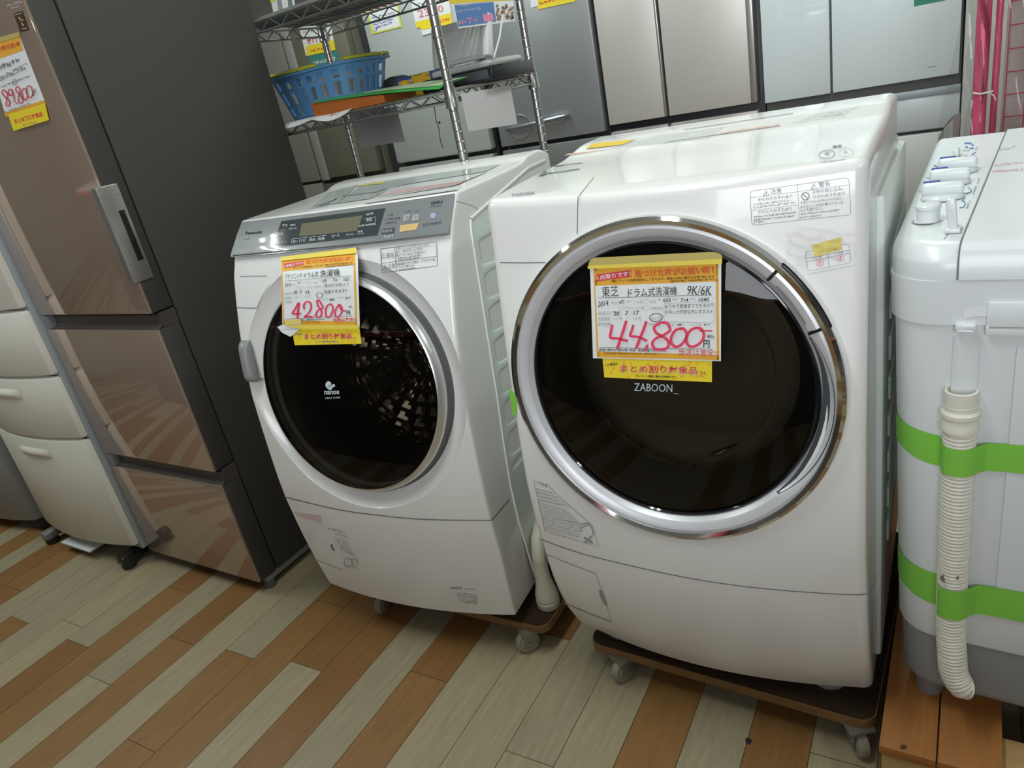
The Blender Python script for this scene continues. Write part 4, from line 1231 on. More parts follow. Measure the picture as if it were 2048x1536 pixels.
t.layer('form_print', GREYINK, f)
t.layer('yen_mark', GREYINK, lambda P: P.greek((68, 192), (72, 178), 6, 0.9))
t.layer('footer_print', GREYINK, lambda P: P.greek((10, 226), (60, 208), 4, 0.6))
def f(P):
    V = 3.2
    S = lambda pts: [(x / V, y / V) for x, y in pts]
    P.line(S([(40, 590), (20, 575), (12, 595), (30, 620), (60, 650), (55, 680), (38, 672), (42, 640), (48, 605), (38, 585)]), 2.0, True)
    P.line(S([(75, 575), (58, 572), (52, 600), (68, 612), (80, 590), (76, 575), (88, 620), (92, 655)]), 2.0, True)
    P.line(S([(103, 655), (106, 668)]), 2.0)
    P.line(S([(122, 560), (106, 556), (100, 575), (118, 600), (142, 630), (140, 658), (120, 655), (118, 625), (126, 590), (122, 560)]), 2.0, True)
    P.line(S([(150, 565), (138, 590), (148, 630), (166, 640), (174, 610), (165, 575), (150, 565)]), 2.0, True)
    P.line(S([(180, 548), (168, 575), (178, 615), (198, 625), (208, 595), (198, 558), (180, 548)]), 2.0, True)
t.layer('price_digits', REDINK, f)
s_ = t.layer('discount_slip', YELLOW, lambda P: P.quad((16, 229), (90, 207), (98, 240), (27, 262), 3, 2))
t.layer('slip_text', mat('tag_red', (0.72, 0.10, 0.05), 0.6), lambda P: P.text('まとめ割り対象品', (30, 248), (86, 232), 10, 0.03), parent=s_)
t.layer('slip_print', BLUEINK, lambda P: P.greek((46, 252), (72, 246), 4, 0.6), parent=s_)

SB = WORLD.surf_y(lambda x, z: BY - 0.002)
t = Tag('price_tag', 'price tag above a teal card on the olive refrigerator', 'price tag', SB, (-3.05, BY, 1.62))
t.layer('paper', TWHITE, lambda P: P.quad((597, 50), (658, 30), (671, 100), (612, 112)))
t.layer('orange_band', YELLOW, lambda P: P.quad((611, 92), (668, 80), (671, 100), (614, 112), 2, 2))
t.layer('price_digits', PINKR, lambda P: (P.greek((617, 88), (640, 83), 15, 0.9), P.text('00', (643, 83), (662, 78), 15, 0.01)))
t.layer('print', MATS['pale_grey_ink'], lambda P: (P.greek((604, 68), (655, 56), 5, 0.5)))
t.layer('slip_text', MATS['tag_red'], lambda P: P.greek((622, 104), (662, 95), 6, 0.8))
t = Tag('card', 'teal green card below the price tag, just above the blue basket', 'card', SB, (-3.05, BY, 1.55))
t.layer('paper', mat('teal_card', (0.05, 0.24, 0.21), 0.5), lambda P: P.quad((617, 112), (674, 101), (681, 128), (624, 140)))
t.layer('print', TWHITE, lambda P: P.greek((626, 130), (672, 120), 9, 0.6))
t = Tag('notice', 'white notice with a yellow frame on the pale grey refrigerator', 'notice', SB, (-2.57, BY, 1.68))
t.layer('frame', mat('lime_yellow_frame', (0.66, 0.66, 0.05), 0.5), lambda P: P.quad((727, -2), (792, -16), (804, 54), (744, 69)))
t.layer('paper', TWHITE, lambda P: P.quad((736, 24), (794, 12), (800, 52), (748, 65), 2, 2))
t.layer('heading', mat('salmon_print', (0.66, 0.33, 0.33), 0.6), lambda P: P.quad((732, 4), (790, -9), (793, 10), (735, 22), 2, 2))
def f(P):
    for i in range(5): P.greek((743 + i * 1.8, 38 + i * 7), (790 - i * 1.5 - (25 if i == 4 else 0), 27 + i * 6.4), 5, 0.8)
t.layer('print', BLUEINK, f)
t = Tag('price_tag', 'price tag with pink figures behind the rack post on the pale grey refrigerator', 'price tag', SB, (-2.25, BY, 1.66))
t.layer('paper', TWHITE, lambda P: P.quad((818, -18), (893, -30), (905, 44), (832, 54)))
t.layer('orange_band', YELLOW, lambda P: P.quad((830, 44), (901, 26), (905, 46), (833, 56), 2, 2))
t.layer('price_digits', PINKR, lambda P: (P.text('23', (838, 36), (860, 31), 16, 0.01), P.text('00', (866, 28), (888, 23), 14, 0.01)))
t.layer('print', MATS['pale_grey_ink'], lambda P: (P.greek((828, 12), (890, 0), 6, 0.5), P.greek((826, 22), (860, 15), 5, 0.5)))
s_ = t.layer('discount_slip', YELLOW, lambda P: P.quad((838, 47), (902, 34), (905, 47), (843, 60), 2, 2))
t.layer('slip_text', MATS['tag_red'], lambda P: P.greek((874, 46), (900, 41), 7, 0.9), parent=s_)
t.layer('white_slip', TWHITE, lambda P: P.quad((842, 61), (868, 55), (870, 64), (845, 71), 2, 2))
t = Tag('price_tag', 'yellow price tag at the top of the dark grey metallic refrigerator', 'price tag', SB, (-1.6, BY, 1.55))
t.layer('paper', TWHITE, lambda P: P.quad((1058, -40), (1082, -45), (1084, 9), (1062, 16), 2, 2))
t.layer('orange_band', YELLOW, lambda P: P.quad((1074, -20), (1148, -32), (1150, 3), (1076, 19), 2, 2))
t.layer('slip_text', MATS['tag_red'], lambda P: P.greek((1080, 9), (1135, -3), 9, 0.9))
t = Tag('card', 'white and grey striped card on the beige-grey refrigerator above the wire rack', 'card', SB, (-3.25, BY, 1.9))
t.layer('paper', TWHITE, lambda P: P.quad((536, -24), (584, -34), (592, 26), (549, 36), 2, 2))
t.layer('grey_stripe', mat('stripe_grey', (0.30, 0.32, 0.34), 0.5), lambda P: P.quad((549, -26), (558, -28), (568, 32), (559, 34), 2, 2))
t.layer('dark_stripe', mat('stripe_slate', (0.20, 0.22, 0.24), 0.5), lambda P: P.quad((571, -30), (579, -32), (588, 27), (579, 29), 2, 2))
t.layer('yellow_corner', YELLOW, lambda P: P.quad((538, -12), (548, -14), (551, 2), (541, 4), 2, 2))

# ================================================================== chrome wire rack
WIRE = mat('rack_chrome', (0.46, 0.45, 0.43), 0.28, 0.9)
WIREB = mat('rack_dull', (0.10, 0.095, 0.085), 0.4, 0.5)
RX0, RX1, RY0, RY1 = -1.968, -1.166, 1.658, 2.108
K = Thing('wire_rack', 'chrome wire shelving rack with grooved posts behind the left drum washer', 'shelf', ((RX0 + RX1) / 2, (RY0 + RY1) / 2, 0))
for x, y in ((RX1, RY0), (RX1, RY1), (RX0, RY1), (RX0, RY0)):
    prof = [(0.0, 0.0), (0.014, 0.0), (0.014, 0.012), (0.0127, 0.014)]
    z = 0.06
    while z < 1.80:
        prof += [(0.0127, z - 0.0016), (0.0113, z), (0.0127, z + 0.0016)]; z += 0.0254
    prof += [(0.0127, 1.80), (0.0, 1.80)]
    K.part('post', MB().lathe(prof, lambda r, a, d, x=x, y=y: (x + r * math.cos(a), y + r * math.sin(a), d), 14), WIRE)
def shelf(zt, zb, liner=None):
    fr = MB()
    cs = [(RX0 + 0.014, RY0), (RX1 - 0.014, RY0), (RX1, RY0 + 0.014), (RX1, RY1 - 0.014), (RX1 - 0.014, RY1), (RX0 + 0.014, RY1), (RX0, RY1 - 0.014), (RX0, RY0 + 0.014)]
    o = None
    for a, b in ((0, 1), (2, 3), (4, 5), (6, 7)):
        (xa, ya), (xb, yb_) = cs[a], cs[b]
        L = math.hypot(xb - xa, yb_ - ya); n = max(2, int(round(L / 0.042)))
        zig = []
        for i in range(n + 1):
            t = i / n
            zig.append((xa + (xb - xa) * t, ya + (yb_ - ya) * t, (zt - 0.003) if i % 2 else (zb + 0.003)))
        e = MB()
        e.tube([(xa, ya, zt - 0.003), (xb, yb_, zt - 0.003)], 0.0036, 8)
        e.tube([(xa, ya, zb + 0.003), (xb, yb_, zb + 0.003)], 0.0036, 8)
        e.tube(zig, 0.0024, 6)
        K.part('edge_truss', e, WIRE)
    g = MB()
    n = 26
    for i in range(1, n):
        x = RX0 + (RX1 - RX0) * i / n
        g.tube([(x, RY0, zt + 0.0012), (x, RY1, zt + 0.0012)], 0.0017, 5)
    for y in (RY0 + 0.15, RY0 + 0.30):
        g.tube([(RX0, y, zt - 0.003), (RX1, y, zt - 0.003)], 0.003, 6)
    o = K.part('shelf_grid', g, WIRE)
    for x, y in ((RX1, RY0), (RX1, RY1), (RX0, RY1), (RX0, RY0)):
        c = MB().lathe([(0.0135, zb - 0.012), (0.0185, zb - 0.012), (0.0185, zb - 0.008), (0.0172, zb - 0.006), (0.0155, zt + 0.006), (0.0135, zt + 0.006)], lambda r, a, d, x=x, y=y: (x + r * math.cos(a), y + r * math.sin(a), d), 18)
        K.part('corner_collar', c, WIRE)
    return o
shelf(1.281, 1.249)
up_ = shelf(1.572, 1.537)
K.part('shelf_liner', MB().box((RX0 + 0.006, RY0 + 0.008, 1.5752), (RX1 - 0.006, RY1 - 0.008, 1.580)), mat('grey_shelf_liner', (0.24, 0.24, 0.23), 0.5), label='grey board lining the upper shelf')
shelf(0.62, 0.585)

# ---- goods on the shelf (top of the wires at z = 1.292)
ST = 1.2843
BL = mat('basket_blue', (0.13, 0.33, 0.62), 0.4)
BYL = mat('basket_yellow', (0.62, 0.62, 0.06), 0.4)
bx, by_ = -1.835, 1.945
Bk = Thing('basket', 'blue slotted plastic basket with a yellow rim on the wire rack shelf', 'basket', (bx, by_, ST))
def bs(a, t, k=0.0):
    """rounded-square outline at angle a and height fraction t"""
    hx, hy = (0.152 + 0.040 * t), (0.100 + 0.030 * t)
    c, s = math.cos(a), math.sin(a); e = 4.0
    r = (abs(c) ** e + abs(s) ** e) ** (-1 / e)
    return (bx + (hx + k) * r * c, by_ + (hy + k) * r * s, ST + 0.002 + 0.140 * t)
g = MB(); NB = 96
def ang_(i): return 2 * math.pi * i / NB
rows = [(0.0, 0.16), (0.22, 0.62), (0.70, 0.86)]
lv = [0.0, 0.05, 0.11, 0.30, 0.36, 0.64, 0.71, 0.88, 1.0]
for j in range(len(lv) - 1):
    slot = j in (1, 3, 5) or j == 2
    slot = j in (2, 4, 6) and True
    for i in range(NB):
        if slot and i % 4 in (1, 2): continue
        a0, a1 = ang_(i), ang_(i + 1)
        q0, q1, q2, q3 = bs(a0, lv[j]), bs(a1, lv[j]), bs(a1, lv[j + 1]), bs(a0, lv[j + 1])
        p0, p1, p2, p3 = bs(a0, lv[j], -0.003), bs(a1, lv[j], -0.003), bs(a1, lv[j + 1], -0.003), bs(a0, lv[j + 1], -0.003)
        g.poly([q0, q1, q2, q3]); g.poly([p3, p2, p1, p0])
        if slot or j in (1, 3, 5, 7): g.poly([q3, q2, p2, p3]); g.poly([p0, p1, q1, q0])
        if slot:
            if i % 4 == 0: g.poly([q1, p1, p2, q2])
            if i % 4 == 3: g.poly([p0, q0, q3, p3])
g.poly([bs(ang_(i), 0.0) for i in range(NB)]); g.poly([(x, y, z + 0.003) for x, y, z in [bs(ang_(i), 0.0) for i in range(NB)]])
Bk.part('body', g, BL)
g = MB()
g.loop([[bs(ang_(i), 1.0, k)[:2] + (ST + 0.142 + dz,) for i in range(NB)] for k, dz in ((-0.004, -0.004), (-0.004, 0.001), (0.010, 0.001), (0.012, -0.003), (0.011, -0.006), (-0.004, -0.004))])
Bk.part('rim', g, BL)
g = MB()
def arc(a0, a1):
    n = 40; rr_ = []
    for i in range(n + 1):
        a = a0 + (a1 - a0) * i / n
        x, y, z = bs(a, 1.0, 0.004)
        d = Vector((x - bx, y - by_, 0)).normalized(); c = Vector((x, y, ST + 0.149))
        rr_.append([c + d * (0.010 * math.cos(k * math.pi / 4)) + Vector((0, 0, 0.006 * math.sin(k * math.pi / 4))) for k in range(8)])
    return MB().loop(rr_, 0, True, True)
Bk.part('yellow_grip', arc(R(185), R(292)), BYL); Bk.part('yellow_grip', arc(R(318), R(372)), BYL); Bk.part('yellow_grip', arc(R(20), R(165)), BYL)
WHC = mat('white_carton', (0.74, 0.74, 0.70), 0.5)
for i, (x, y, w, d_, h_, rz) in enumerate(((-1.845, 1.93, 0.09, 0.06, 0.115, 0.3), (-1.76, 1.945, 0.055, 0.08, 0.10, -0.2), (-1.712, 1.935, 0.03, 0.045, 0.085, 0.3))):
    def tf(v, x=x, y=y, rz=rz): return Vector((x + v.x * math.cos(rz) - v.y * math.sin(rz), y + v.x * math.sin(rz) + v.y * math.cos(rz), v.z))
    c = MB().box((-w / 2, -d_ / 2, ST + 0.006), (w / 2, d_ / 2, ST + h_), r=0.003, tf=tf)
    single('carton', c, WHC, ('large white carton at the left inside the blue basket', 'white carton standing in the middle of the blue basket', 'small white carton at the right inside the blue basket')[i], 'box', 'cartons in the blue basket', (x, y, ST))

ob = MB()
prof_ = [(-1.675, ST), (-1.395, ST), (-1.395, ST + 0.019), (-1.40, ST + 0.021), (-1.668, ST + 0.041), (-1.675, ST + 0.038)]
ob.prism(prof_, lambda a, c: (a, 1.666, c), lambda a, c: (a, 1.813, c))
tt = Thing('flat_box', 'orange flat box under the green folder on the wire rack shelf', 'box', (-1.535, 1.74, ST))
tt.part('box_body', ob, mat('orange_card', (0.36, 0.10, 0.018), 0.5))
g = MB()
def fold(i, j):
    x = -1.665 + 0.465 * i; y = 1.6625 + 0.155 * j
    z = ST + 0.0455 - 0.034 * i + 0.005 * math.sin(math.pi * i) - 0.007 * max(0, 1 - j * 5) + 0.012 * j * max(0, i - 0.3)
    return (x, y, z)
gg = MB().grid(fold, 24, 6); gg.grid(lambda i, j: (lambda p: (p[0], p[1], p[2] - 0.0012))(fold(i, j)), 24, 6)
fo = Thing('folder', 'green plastic folder draped over the orange box on the rack', 'folder', (-1.4, 1.74, ST + 0.03))
fo.part('cover', gg, mat('green_folder', (0.06, 0.42, 0.09), 0.3))
gg = MB().grid(lambda i, j: (lambda p: (p[0], p[1], p[2] + 0.0016))(fold(0.38 + 0.6 * i, 0.12 + 0.85 * j)), 16, 6)
gg.grid(lambda i, j: (lambda p: (p[0], p[1], p[2] + 0.0006))(fold(0.38 + 0.6 * i, 0.12 + 0.85 * j)), 16, 6)
fo.part('printed_sheet', gg, mat('pale_green_sheet', (0.45, 0.58, 0.36), 0.4), label='pale green printed sheet on the folder')
def loose(i, j):
    x = -1.80 + 0.285 * i; y = 1.645 + 0.11 * j
    e = max(0, (0.35 - j) / 0.35)
    z = ST + 0.0012 - 0.018 * e * e * (0.35 + 0.65 * abs(math.sin(5.2 * i + 0.6))) + 0.003 * math.sin(7 * i) * e
    return (x, y - 0.008 * e, z + 0.003 * i)
gg = MB().grid(loose, 30, 10); gg.grid(lambda i, j: (lambda p: (p[0], p[1] + 0.0004, p[2] + 0.0008))(loose(i, j)), 30, 10)
single('sheet', gg, PAPER, 'loose white paper curling over the front edge of the rack shelf below the basket', 'paper', None, (-1.66, 1.70, ST))
# black case, yellow tub, battery box
g = MB()
g.loop([[(-1.622 + 0.050 * s * math.cos(2 * math.pi * k / 24) * (abs(math.cos(2 * math.pi * k / 24)) ** -0.3 if False else 1), 2.020 + 0.045 * s * math.sin(2 * math.pi * k / 24), ST + z) for k in range(24)] for s, z in ((0.7, 0.0), (0.96, 0.008), (1.0, 0.03), (0.98, 0.052), (0.85, 0.068), (0.5, 0.074))], 0, True, True)
single('case', g, BLKRUB, 'rounded black case between the blue basket and the battery box', 'case', None, (-1.622, 2.02, ST))
g = MB()
g.loop([[(-1.50 + r_ * math.cos(2 * math.pi * k / 16), 1.905 + r_ * 0.8 * math.sin(2 * math.pi * k / 16), ST + z) for k in range(16)] for r_, z in ((0.014, 0.0), (0.018, 0.03), (0.020, 0.044), (0.012, 0.052))], 0, True, True)
single('cap', g, mat('yellow_cap', (0.72, 0.42, 0.03), 0.4), 'small yellow cap in front of the black case', 'cap', None, (-1.50, 1.905, ST))
bb = Thing('carton_box', 'blue and yellow battery carton lying behind the green folder', 'box', (-1.43, 1.98, ST))
bb.part('box_body', MB().box((-1.56, 1.945, ST), (-1.392, 2.04, ST + 0.063), r=0.002), mat('carton_blue', (0.05, 0.10, 0.33), 0.45))
bb.part('white_panel', MB().box((-1.556, 1.9438, ST + 0.004), (-1.502, 1.9452, ST + 0.052)), TWHITE)
bb.part('yellow_panel', MB().box((-1.500, 1.9436, ST + 0.002), (-1.428, 1.9452, ST + 0.062)), mat('carton_yellow', (0.72, 0.45, 0.03), 0.45))
bb.part('blue_oval', MB().box((-1.488, 1.943, ST + 0.014), (-1.440, 1.9440, ST + 0.034), r=0.0004), mat('carton_pale_blue', (0.25, 0.38, 0.55), 0.45))
g = MB(); P = Pen(g, WORLD.surf_y(lambda x, z: 1.9432), lift=0.0)
P.greek((815, 156), (843, 150), 4, 0.9); P.greek((852, 153), (868, 149), 4, 0.8); P.greek((853, 165), (876, 160), 3.5, 0.8)
for i in range(5): P.line([(796 + i * 2.2, 162), (797 + i * 2.2, 171)], 0.9)
bb.part('carton_print', g, mat('carton_print', (0.10, 0.10, 0.14), 0.5))
# slanted pale printer on a flat black unit
fx = Thing('media_player', 'flat black electronic unit at the right end of the rack shelf', 'electronics', (-1.22, 1.9, ST))
fx.part('case', MB().box((-1.385, 1.832, ST), (-1.075 - 0.06, 2.075, ST + 0.036), r=0.004), BLACK)
fx.part('front_panel', MB().box((-1.372, 1.8302, ST + 0.006), (-1.148, 1.8325, ST + 0.030), r=0.001), DARKGREY)
LG = mat('printer_grey', (0.48, 0.49, 0.47), 0.4)
pr = Thing('printer', 'pale grey printer with its flap folded up, on the black unit', 'printer', (-1.27, 1.95, ST + 0.036))
Z0 = ST + 0.036
pr.part('base', MB().box((-1.375, 1.875, Z0), (-1.165, 2.07, Z0 + 0.020), r=0.010), LG)
def sl_(a, b, tilt=0.28, y0=1.885, z0=Z0 + 0.026):
    return lambda v: Vector((v.x, y0 + (v.z) * math.sin(tilt) + v.y * math.cos(tilt), z0 + v.z * math.cos(tilt) - v.y * math.sin(tilt)))
b = MB().box((-1.37, 0, 0), (-1.165, 0.014, 0.115), r=0.005, tf=sl_(0, 0))
fp = pr.part('flap', b, LG)
b = MB().box((-1.355, -0.0012, 0.012), (-1.19, 0.002, 0.088), r=0.0005, tf=sl_(0, 0)); pr.part('flap_panel', b, mat('printer_pale', (0.56, 0.57, 0.55), 0.4), parent=fp)
b = MB().box((-1.182, -0.016, 0.0), (-1.160, 0.016, 0.118), r=0.006, tf=sl_(0, 0)); pr.part('side_rail', b, mat('printer_white', (0.68, 0.69, 0.68), 0.35))
b = MB().box((-1.360, -0.0030, 0.083), (-1.352, -0.001, 0.092), tf=sl_(0, 0)).box((-1.205, -0.0030, 0.094), (-1.195, -0.001, 0.103), r=0.0005, tf=sl_(0, 0)); 
pr.part('latch', MB().box((-1.360, -0.0030, 0.083), (-1.352, -0.001, 0.092), tf=sl_(0, 0)), BLACK, parent=fp)
pr.part('latch', MB().box((-1.205, -0.0030, 0.094), (-1.195, -0.001, 0.103), r=0.0005, tf=sl_(0, 0)), BLACK, parent=fp)
pr.part('panel_mark', MB().box((-1.345, -0.0022, 0.030), (-1.336, -0.0012, 0.056), tf=sl_(0, 0)), GREYP, parent=fp)
ar = MB().tube([(-1.163, 1.90, Z0 + 0.02), (-1.150, 1.93, Z0 + 0.07), (-1.145, 1.96, Z0 + 0.125)], 0.003, 8)
pr.part('support_arm', ar, mat('printer_white', (0.68, 0.69, 0.68), 0.35))

# signs and sheets hanging from the rack
SX = WORLD.surf_x(-1.1605)
def hang(name, label, cat, off): return Tag(name, label, cat, SX, off)
t = Tag('sign', 'blue hanging sign with pink lettering at the right end of the rack', 'sign', WORLD.surf_x(-1.1615), (-1.161, 1.91, 1.45))
t.layer('board', TWHITE, lambda P: P.quad((897, -22), (1024, -24), (1030, 42), (917, 57)))
t.layer('yellow_edge', mat('sign_yellow', (0.74, 0.55, 0.05), 0.5), lambda P: P.quad((897, -2), (1027, -10), (1028, 0), (900, 8), 3, 1))
t.layer('blue_field', mat('sign_blue', (0.09, 0.20, 0.46), 0.5), lambda P: P.quad((909, 10), (987, 4), (992, 43), (917, 53), 3, 2))
def f(P):
    P.text('この冷蔵庫', (922, 50), (960, 45), 14, 0.02); P.quad((965, 29), (988, 26), (990, 42), (968, 45), 2, 2)
t.layer('pink_lettering', mat('sign_pink', (0.72, 0.26, 0.38), 0.5), lambda P: (P.greek((920, 49), (960, 44), 15, 0.9), P.quad((965, 29), (986, 27), (988, 41), (968, 44), 2, 2)))
t.layer('white_lettering', mat('sign_pale', (0.45, 0.56, 0.66), 0.5), lambda P: (P.greek((918, 14), (940, 11), 5, 0.8), P.greek((915, 26), (966, 18), 6, 0.7)))
def f(P):
    rnd = random.Random(5)
    for i in range(26):
        x, y = 992 + rnd.random() * 32, 8 + rnd.random() * 28
        P.quad((x, y), (x + 3 + 2 * rnd.random(), y - 1), (x + 5, y + 3), (x, y + 5), 1, 1)
t.layer('picture', mat('sign_picture_brown', (0.20, 0.13, 0.09), 0.5), f)
def f(P):
    rnd = random.Random(9)
    for i in range(7):
        x, y = 994 + rnd.random() * 30, 12 + rnd.random() * 26
        P.quad((x, y), (x + 3, y - 1), (x + 4, y + 3), (x, y + 4), 1, 1)
t.layer('picture_accent', mat('sign_picture_orange', (0.66, 0.30, 0.10), 0.5), f)
t = Tag('sheet', 'blank white sheet hanging below the right end of the rack shelf', 'paper', SX, (-1.16, 1.84, 1.2))
t.layer('paper', mat('dull_sheet', (0.56, 0.54, 0.54), 0.5), lambda P: P.quad((921, 188), (1020, 170), (1035, 248), (937, 263)))
t = Tag('sheet', 'dim translucent sheet hanging below the back of the rack shelf, left of the string', 'paper', WORLD.surf_y(lambda x, z: 2.102), (-1.83, 2.10, 1.2))
t.layer('paper', mat('dim_sheet', (0.36, 0.335, 0.325), 0.3), lambda P: P.quad((697, 228), (793, 213), (810, 283), (722, 295)))
c = MB()
pts = [at_y(866 + i * 2.4 + 1.2 * math.sin(i * 1.7), 207 + i * 11.2, 2.095) for i in range(9)]
cordt = Thing('cord', 'thin dark cord with a bead hanging from the rack shelf', 'cord', (-1.55, 2.095, 1.2))
cordt.part('string', c.tube(pts, 0.0016, 6), mat('brown_cord', (0.10, 0.07, 0.05), 0.7))
q = at_y(879, 245, 2.095)
cordt.part('bead', MB().lathe([(0.0, -0.006), (0.0025, -0.003), (0.004, 0), (0.0025, 0.003), (0.0, 0.006)], lambda r, a, d: (q.x + r * math.cos(a), q.y + r * math.sin(a), q.z + d), 12), BLACK)

# ================================================================== twin-tub washer on a pallet, right
VF = Frame((-0.094, 1.068, 0), -0.04)
VOFF = (0.22, 0.35, 0.12)
VW = mat('cool_white_plastic', (0.71, 0.74, 0.75), 0.3, coat=0.15)
VG = mat('mid_grey_base', (0.27, 0.28, 0.285), 0.45)
V = Thing('twin_tub_washing_machine', 'white twin-tub washer with knobs on top and a hose held by green tape', 'washing machine', VOFF, VF)
vzt = lambda x, y: 0.966 + 0.034 * max(0, min(1, y / 0.70))
def rr_ring(z, x0, x1, y0, y1, r, n=8):
    out = []
    for cx, cy, a0 in ((x1 - r, y0 + r, -90), (x1 - r, y1 - r, 0), (x0 + r, y1 - r, 90), (x0 + r, y0 + r, 180)):
        for k in range(n + 1):
            a = R(a0 + 90 * k / n)
            out.append((cx + r * math.cos(a), cy + r * math.sin(a), z))
    return out
def taper(z): return 0.017 * (0.92 - z) / 0.72
def vr(z, ins=0.0, r=0.062):
    t = taper(z)
    return rr_ring(z, 0.003 + t + ins, 0.437 - t - ins, 0.004 + t * 0.15 + ins, 0.695 - t * 0.2 - ins, max(0.01, r - ins))
zs = [0.300, 0.302, 0.308, 0.4, 0.5, 0.6, 0.7, 0.8, 0.87]
b = MB().loop([vr(z, 0.006 if i == 0 else 0.002 if i == 1 else 0) for i, z in enumerate(zs)], 0, True, True)
V.part('tub_body', b, VW)
b = MB().loop([vr(0.186, 0.012), vr(0.19, 0.008), vr(0.2, 0.006), vr(0.305, 0.006)], 0, True, True)
V.part('base', b, VG, label='grey plastic base')
b = MB().loop([rr_ring(z, -i_, 0.44 + i_, -i_, 0.70 + i_, 0.064) for z, i_ in ((0.858, -0.004), (0.8585, 0.0), (0.921, 0.0015), (0.9225, -0.001))], 0, True, True)
o = V.part('collar', b, VW)
cp = shell(lambda z: 0.2205, 0.22, lambda z: -0.0015 + 0.020 * max(0, (z - 0.93) / 0.04) ** 2, lambda z: 0.001, 0.70, lambda y: vzt(0, y), [0.9215, 0.925, 0.935], 0.066, rtop=0.020, zsplit=0.94)
V.part('top_deck', cp, VW)
VT = VF.surf_z(vzt)
VFS = VF.surf_y(lambda x, z: 0.004 + taper(z) * 0.15)
# lid
b = MB(); pf = []
for y, z in ((-0.0035, 0.9225), (-0.0030, 0.945), (0.004, 0.960), (0.016, 0.9685), (0.03, 0.9705)): pf.append((y, z))
pf += [(0.685, vzt(0, 0.685) + 0.003), (0.692, vzt(0, 0.69) - 0.004), (0.692, 0.95), (0.04, 0.9235)]
sx = lambda y: 0.0855 + 0.036 * max(0, y) / 0.7
b.prism(pf, lambda a, c: (sx(a), a, c), lambda a, c: (0.4415, a, c))
lid = V.part('lid', b, VW, angle=25)
g = MB(); g.loop([[(sx(a) - 0.0006, a, c + 0.001) for a, c in pf[:6]], [(sx(a) - 0.0026, a, c - 0.0004) for a, c in pf[:6]]], closed=False)
V.part('lid_gap', g, SEAMM)
st = MB(); P = Pen(st, VF.surf_z(lambda x, y: vzt(x, y) + 0.0036), 1640, 230, 4.654, 0.0)
P.greek((1625, 480), (1899, 450), 28, 0.7); P.greek((1610, 530), (1899, 520), 30, 0.8)
V.part('red_label_print', st, mat('pale_red_print', (0.66, 0.40, 0.42), 0.6), parent=lid)
st = MB(); P = Pen(st, VF.surf_z(lambda x, y: vzt(x, y) + 0.0036), 1640, 230, 4.654, 0.0)
P.greek((1672, 332), (1820, 305), 26, 0.9)
V.part('lid_print', st, mat('slate_print', (0.40, 0.41, 0.46), 0.6), parent=lid)
# knobs
NAVY = mat('knob_blue', (0.025, 0.06, 0.36), 0.4)
def loc_px(x, y): return VT(1640 + x / 4.654, 230 + y / 4.654)
for (kx, ky) in ((1285, 500), (1215, 605), (1150, 735)):
    c = loc_px(kx, ky); c.y -= 0.010; z0 = vzt(0, c.y)
    k = MB().lathe([(0.0, z0), (0.030, z0), (0.030, z0 + 0.003), (0.027, z0 + 0.006), (0.0, z0 + 0.007)], lambda r, a, d, c=c: (c.x + r * math.cos(a), c.y - 0.012 + r * 0.92 * math.sin(a), d), 36)
    kn = V.part('timer_knob', k, VW)
    g = MB().box((c.x - 0.029, c.y - 0.0205, z0 + 0.004), (c.x + 0.029, c.y - 0.0035, z0 + 0.024), r=0.006, seg=3)
    V.part('knob_grip', g, VW, parent=kn)
    g = MB().box((c.x - 0.027, c.y - 0.0045, z0 + 0.0236), (c.x - 0.004, c.y + 0.0005, z0 + 0.0248), r=0.0004).box((c.x - 0.027, c.y - 0.004, z0 + 0.018), (c.x - 0.004, c.y - 0.0025, z0 + 0.0247), r=0.0004)
    V.part('pointer_mark', g, NAVY, parent=kn)
c = loc_px(1270, 395); z0 = vzt(0, c.y)
k = MB().lathe([(0.0, z0), (0.017, z0), (0.0165, z0 + 0.003), (0.0, z0 + 0.004)], lambda r, a, d: (c.x + r * math.cos(a), c.y + r * math.sin(a), d), 28)
kn = V.part('selector_knob', k, VW)
V.part('knob_grip', MB().box((c.x - 0.005, c.y - 0.015, z0 + 0.003), (c.x + 0.005, c.y + 0.015, z0 + 0.016), r=0.004), VW, parent=kn)
c = loc_px(1005, 985); z0 = vzt(0, c.y)
k = MB().lathe([(0.018, z0 + 0.0006), (0.0165, z0 + 0.0012), (0.0150, z0 + 0.001), (0.0150, z0 + 0.017), (0.0165, z0 + 0.019), (0.0165, z0 + 0.023), (0.0145, z0 + 0.025), (0.0, z0 + 0.026)], lambda r, a, d: (c.x + r * math.cos(a), c.y + r * math.sin(a), d), 32)
V.part('inlet_cap', k, VW)
k = MB().lathe([(0.0195, z0 + 0.0008), (0.0155, z0 + 0.0008)], lambda r, a, d: (c.x - 0.001 + r * math.cos(a), c.y - 0.002 + r * math.sin(a), d), 32, a0=R(150), a1=R(300))
V.part('inlet_rim', k, GREYP)
c = loc_px(1235, 1090); z0 = vzt(0, c.y)
def slv(v): return Vector((c.x + v.x - (v.z - 0.004) * 0.10, c.y + v.y + 0.0 * v.z, z0 + v.z))
sl = MB().box((-0.010, -0.010, 0.0), (0.010, 0.012, 0.007), r=0.003, tf=slv).box((-0.006, -0.002, 0.004), (0.006, 0.007, 0.046), r=0.003, tf=slv)
V.part('slide_lever', sl, VW)
g = MB(); P = Pen(g, VT, 1640, 230, 4.654, 0.0005)
P.line([(1195, 1060), (1180, 1092)], 7); P.line([(1285, 1020), (1268, 1095)], 7); P.line([(1205, 910), (1200, 1000)], 4)
V.part('lever_slot', g, SEAMM)
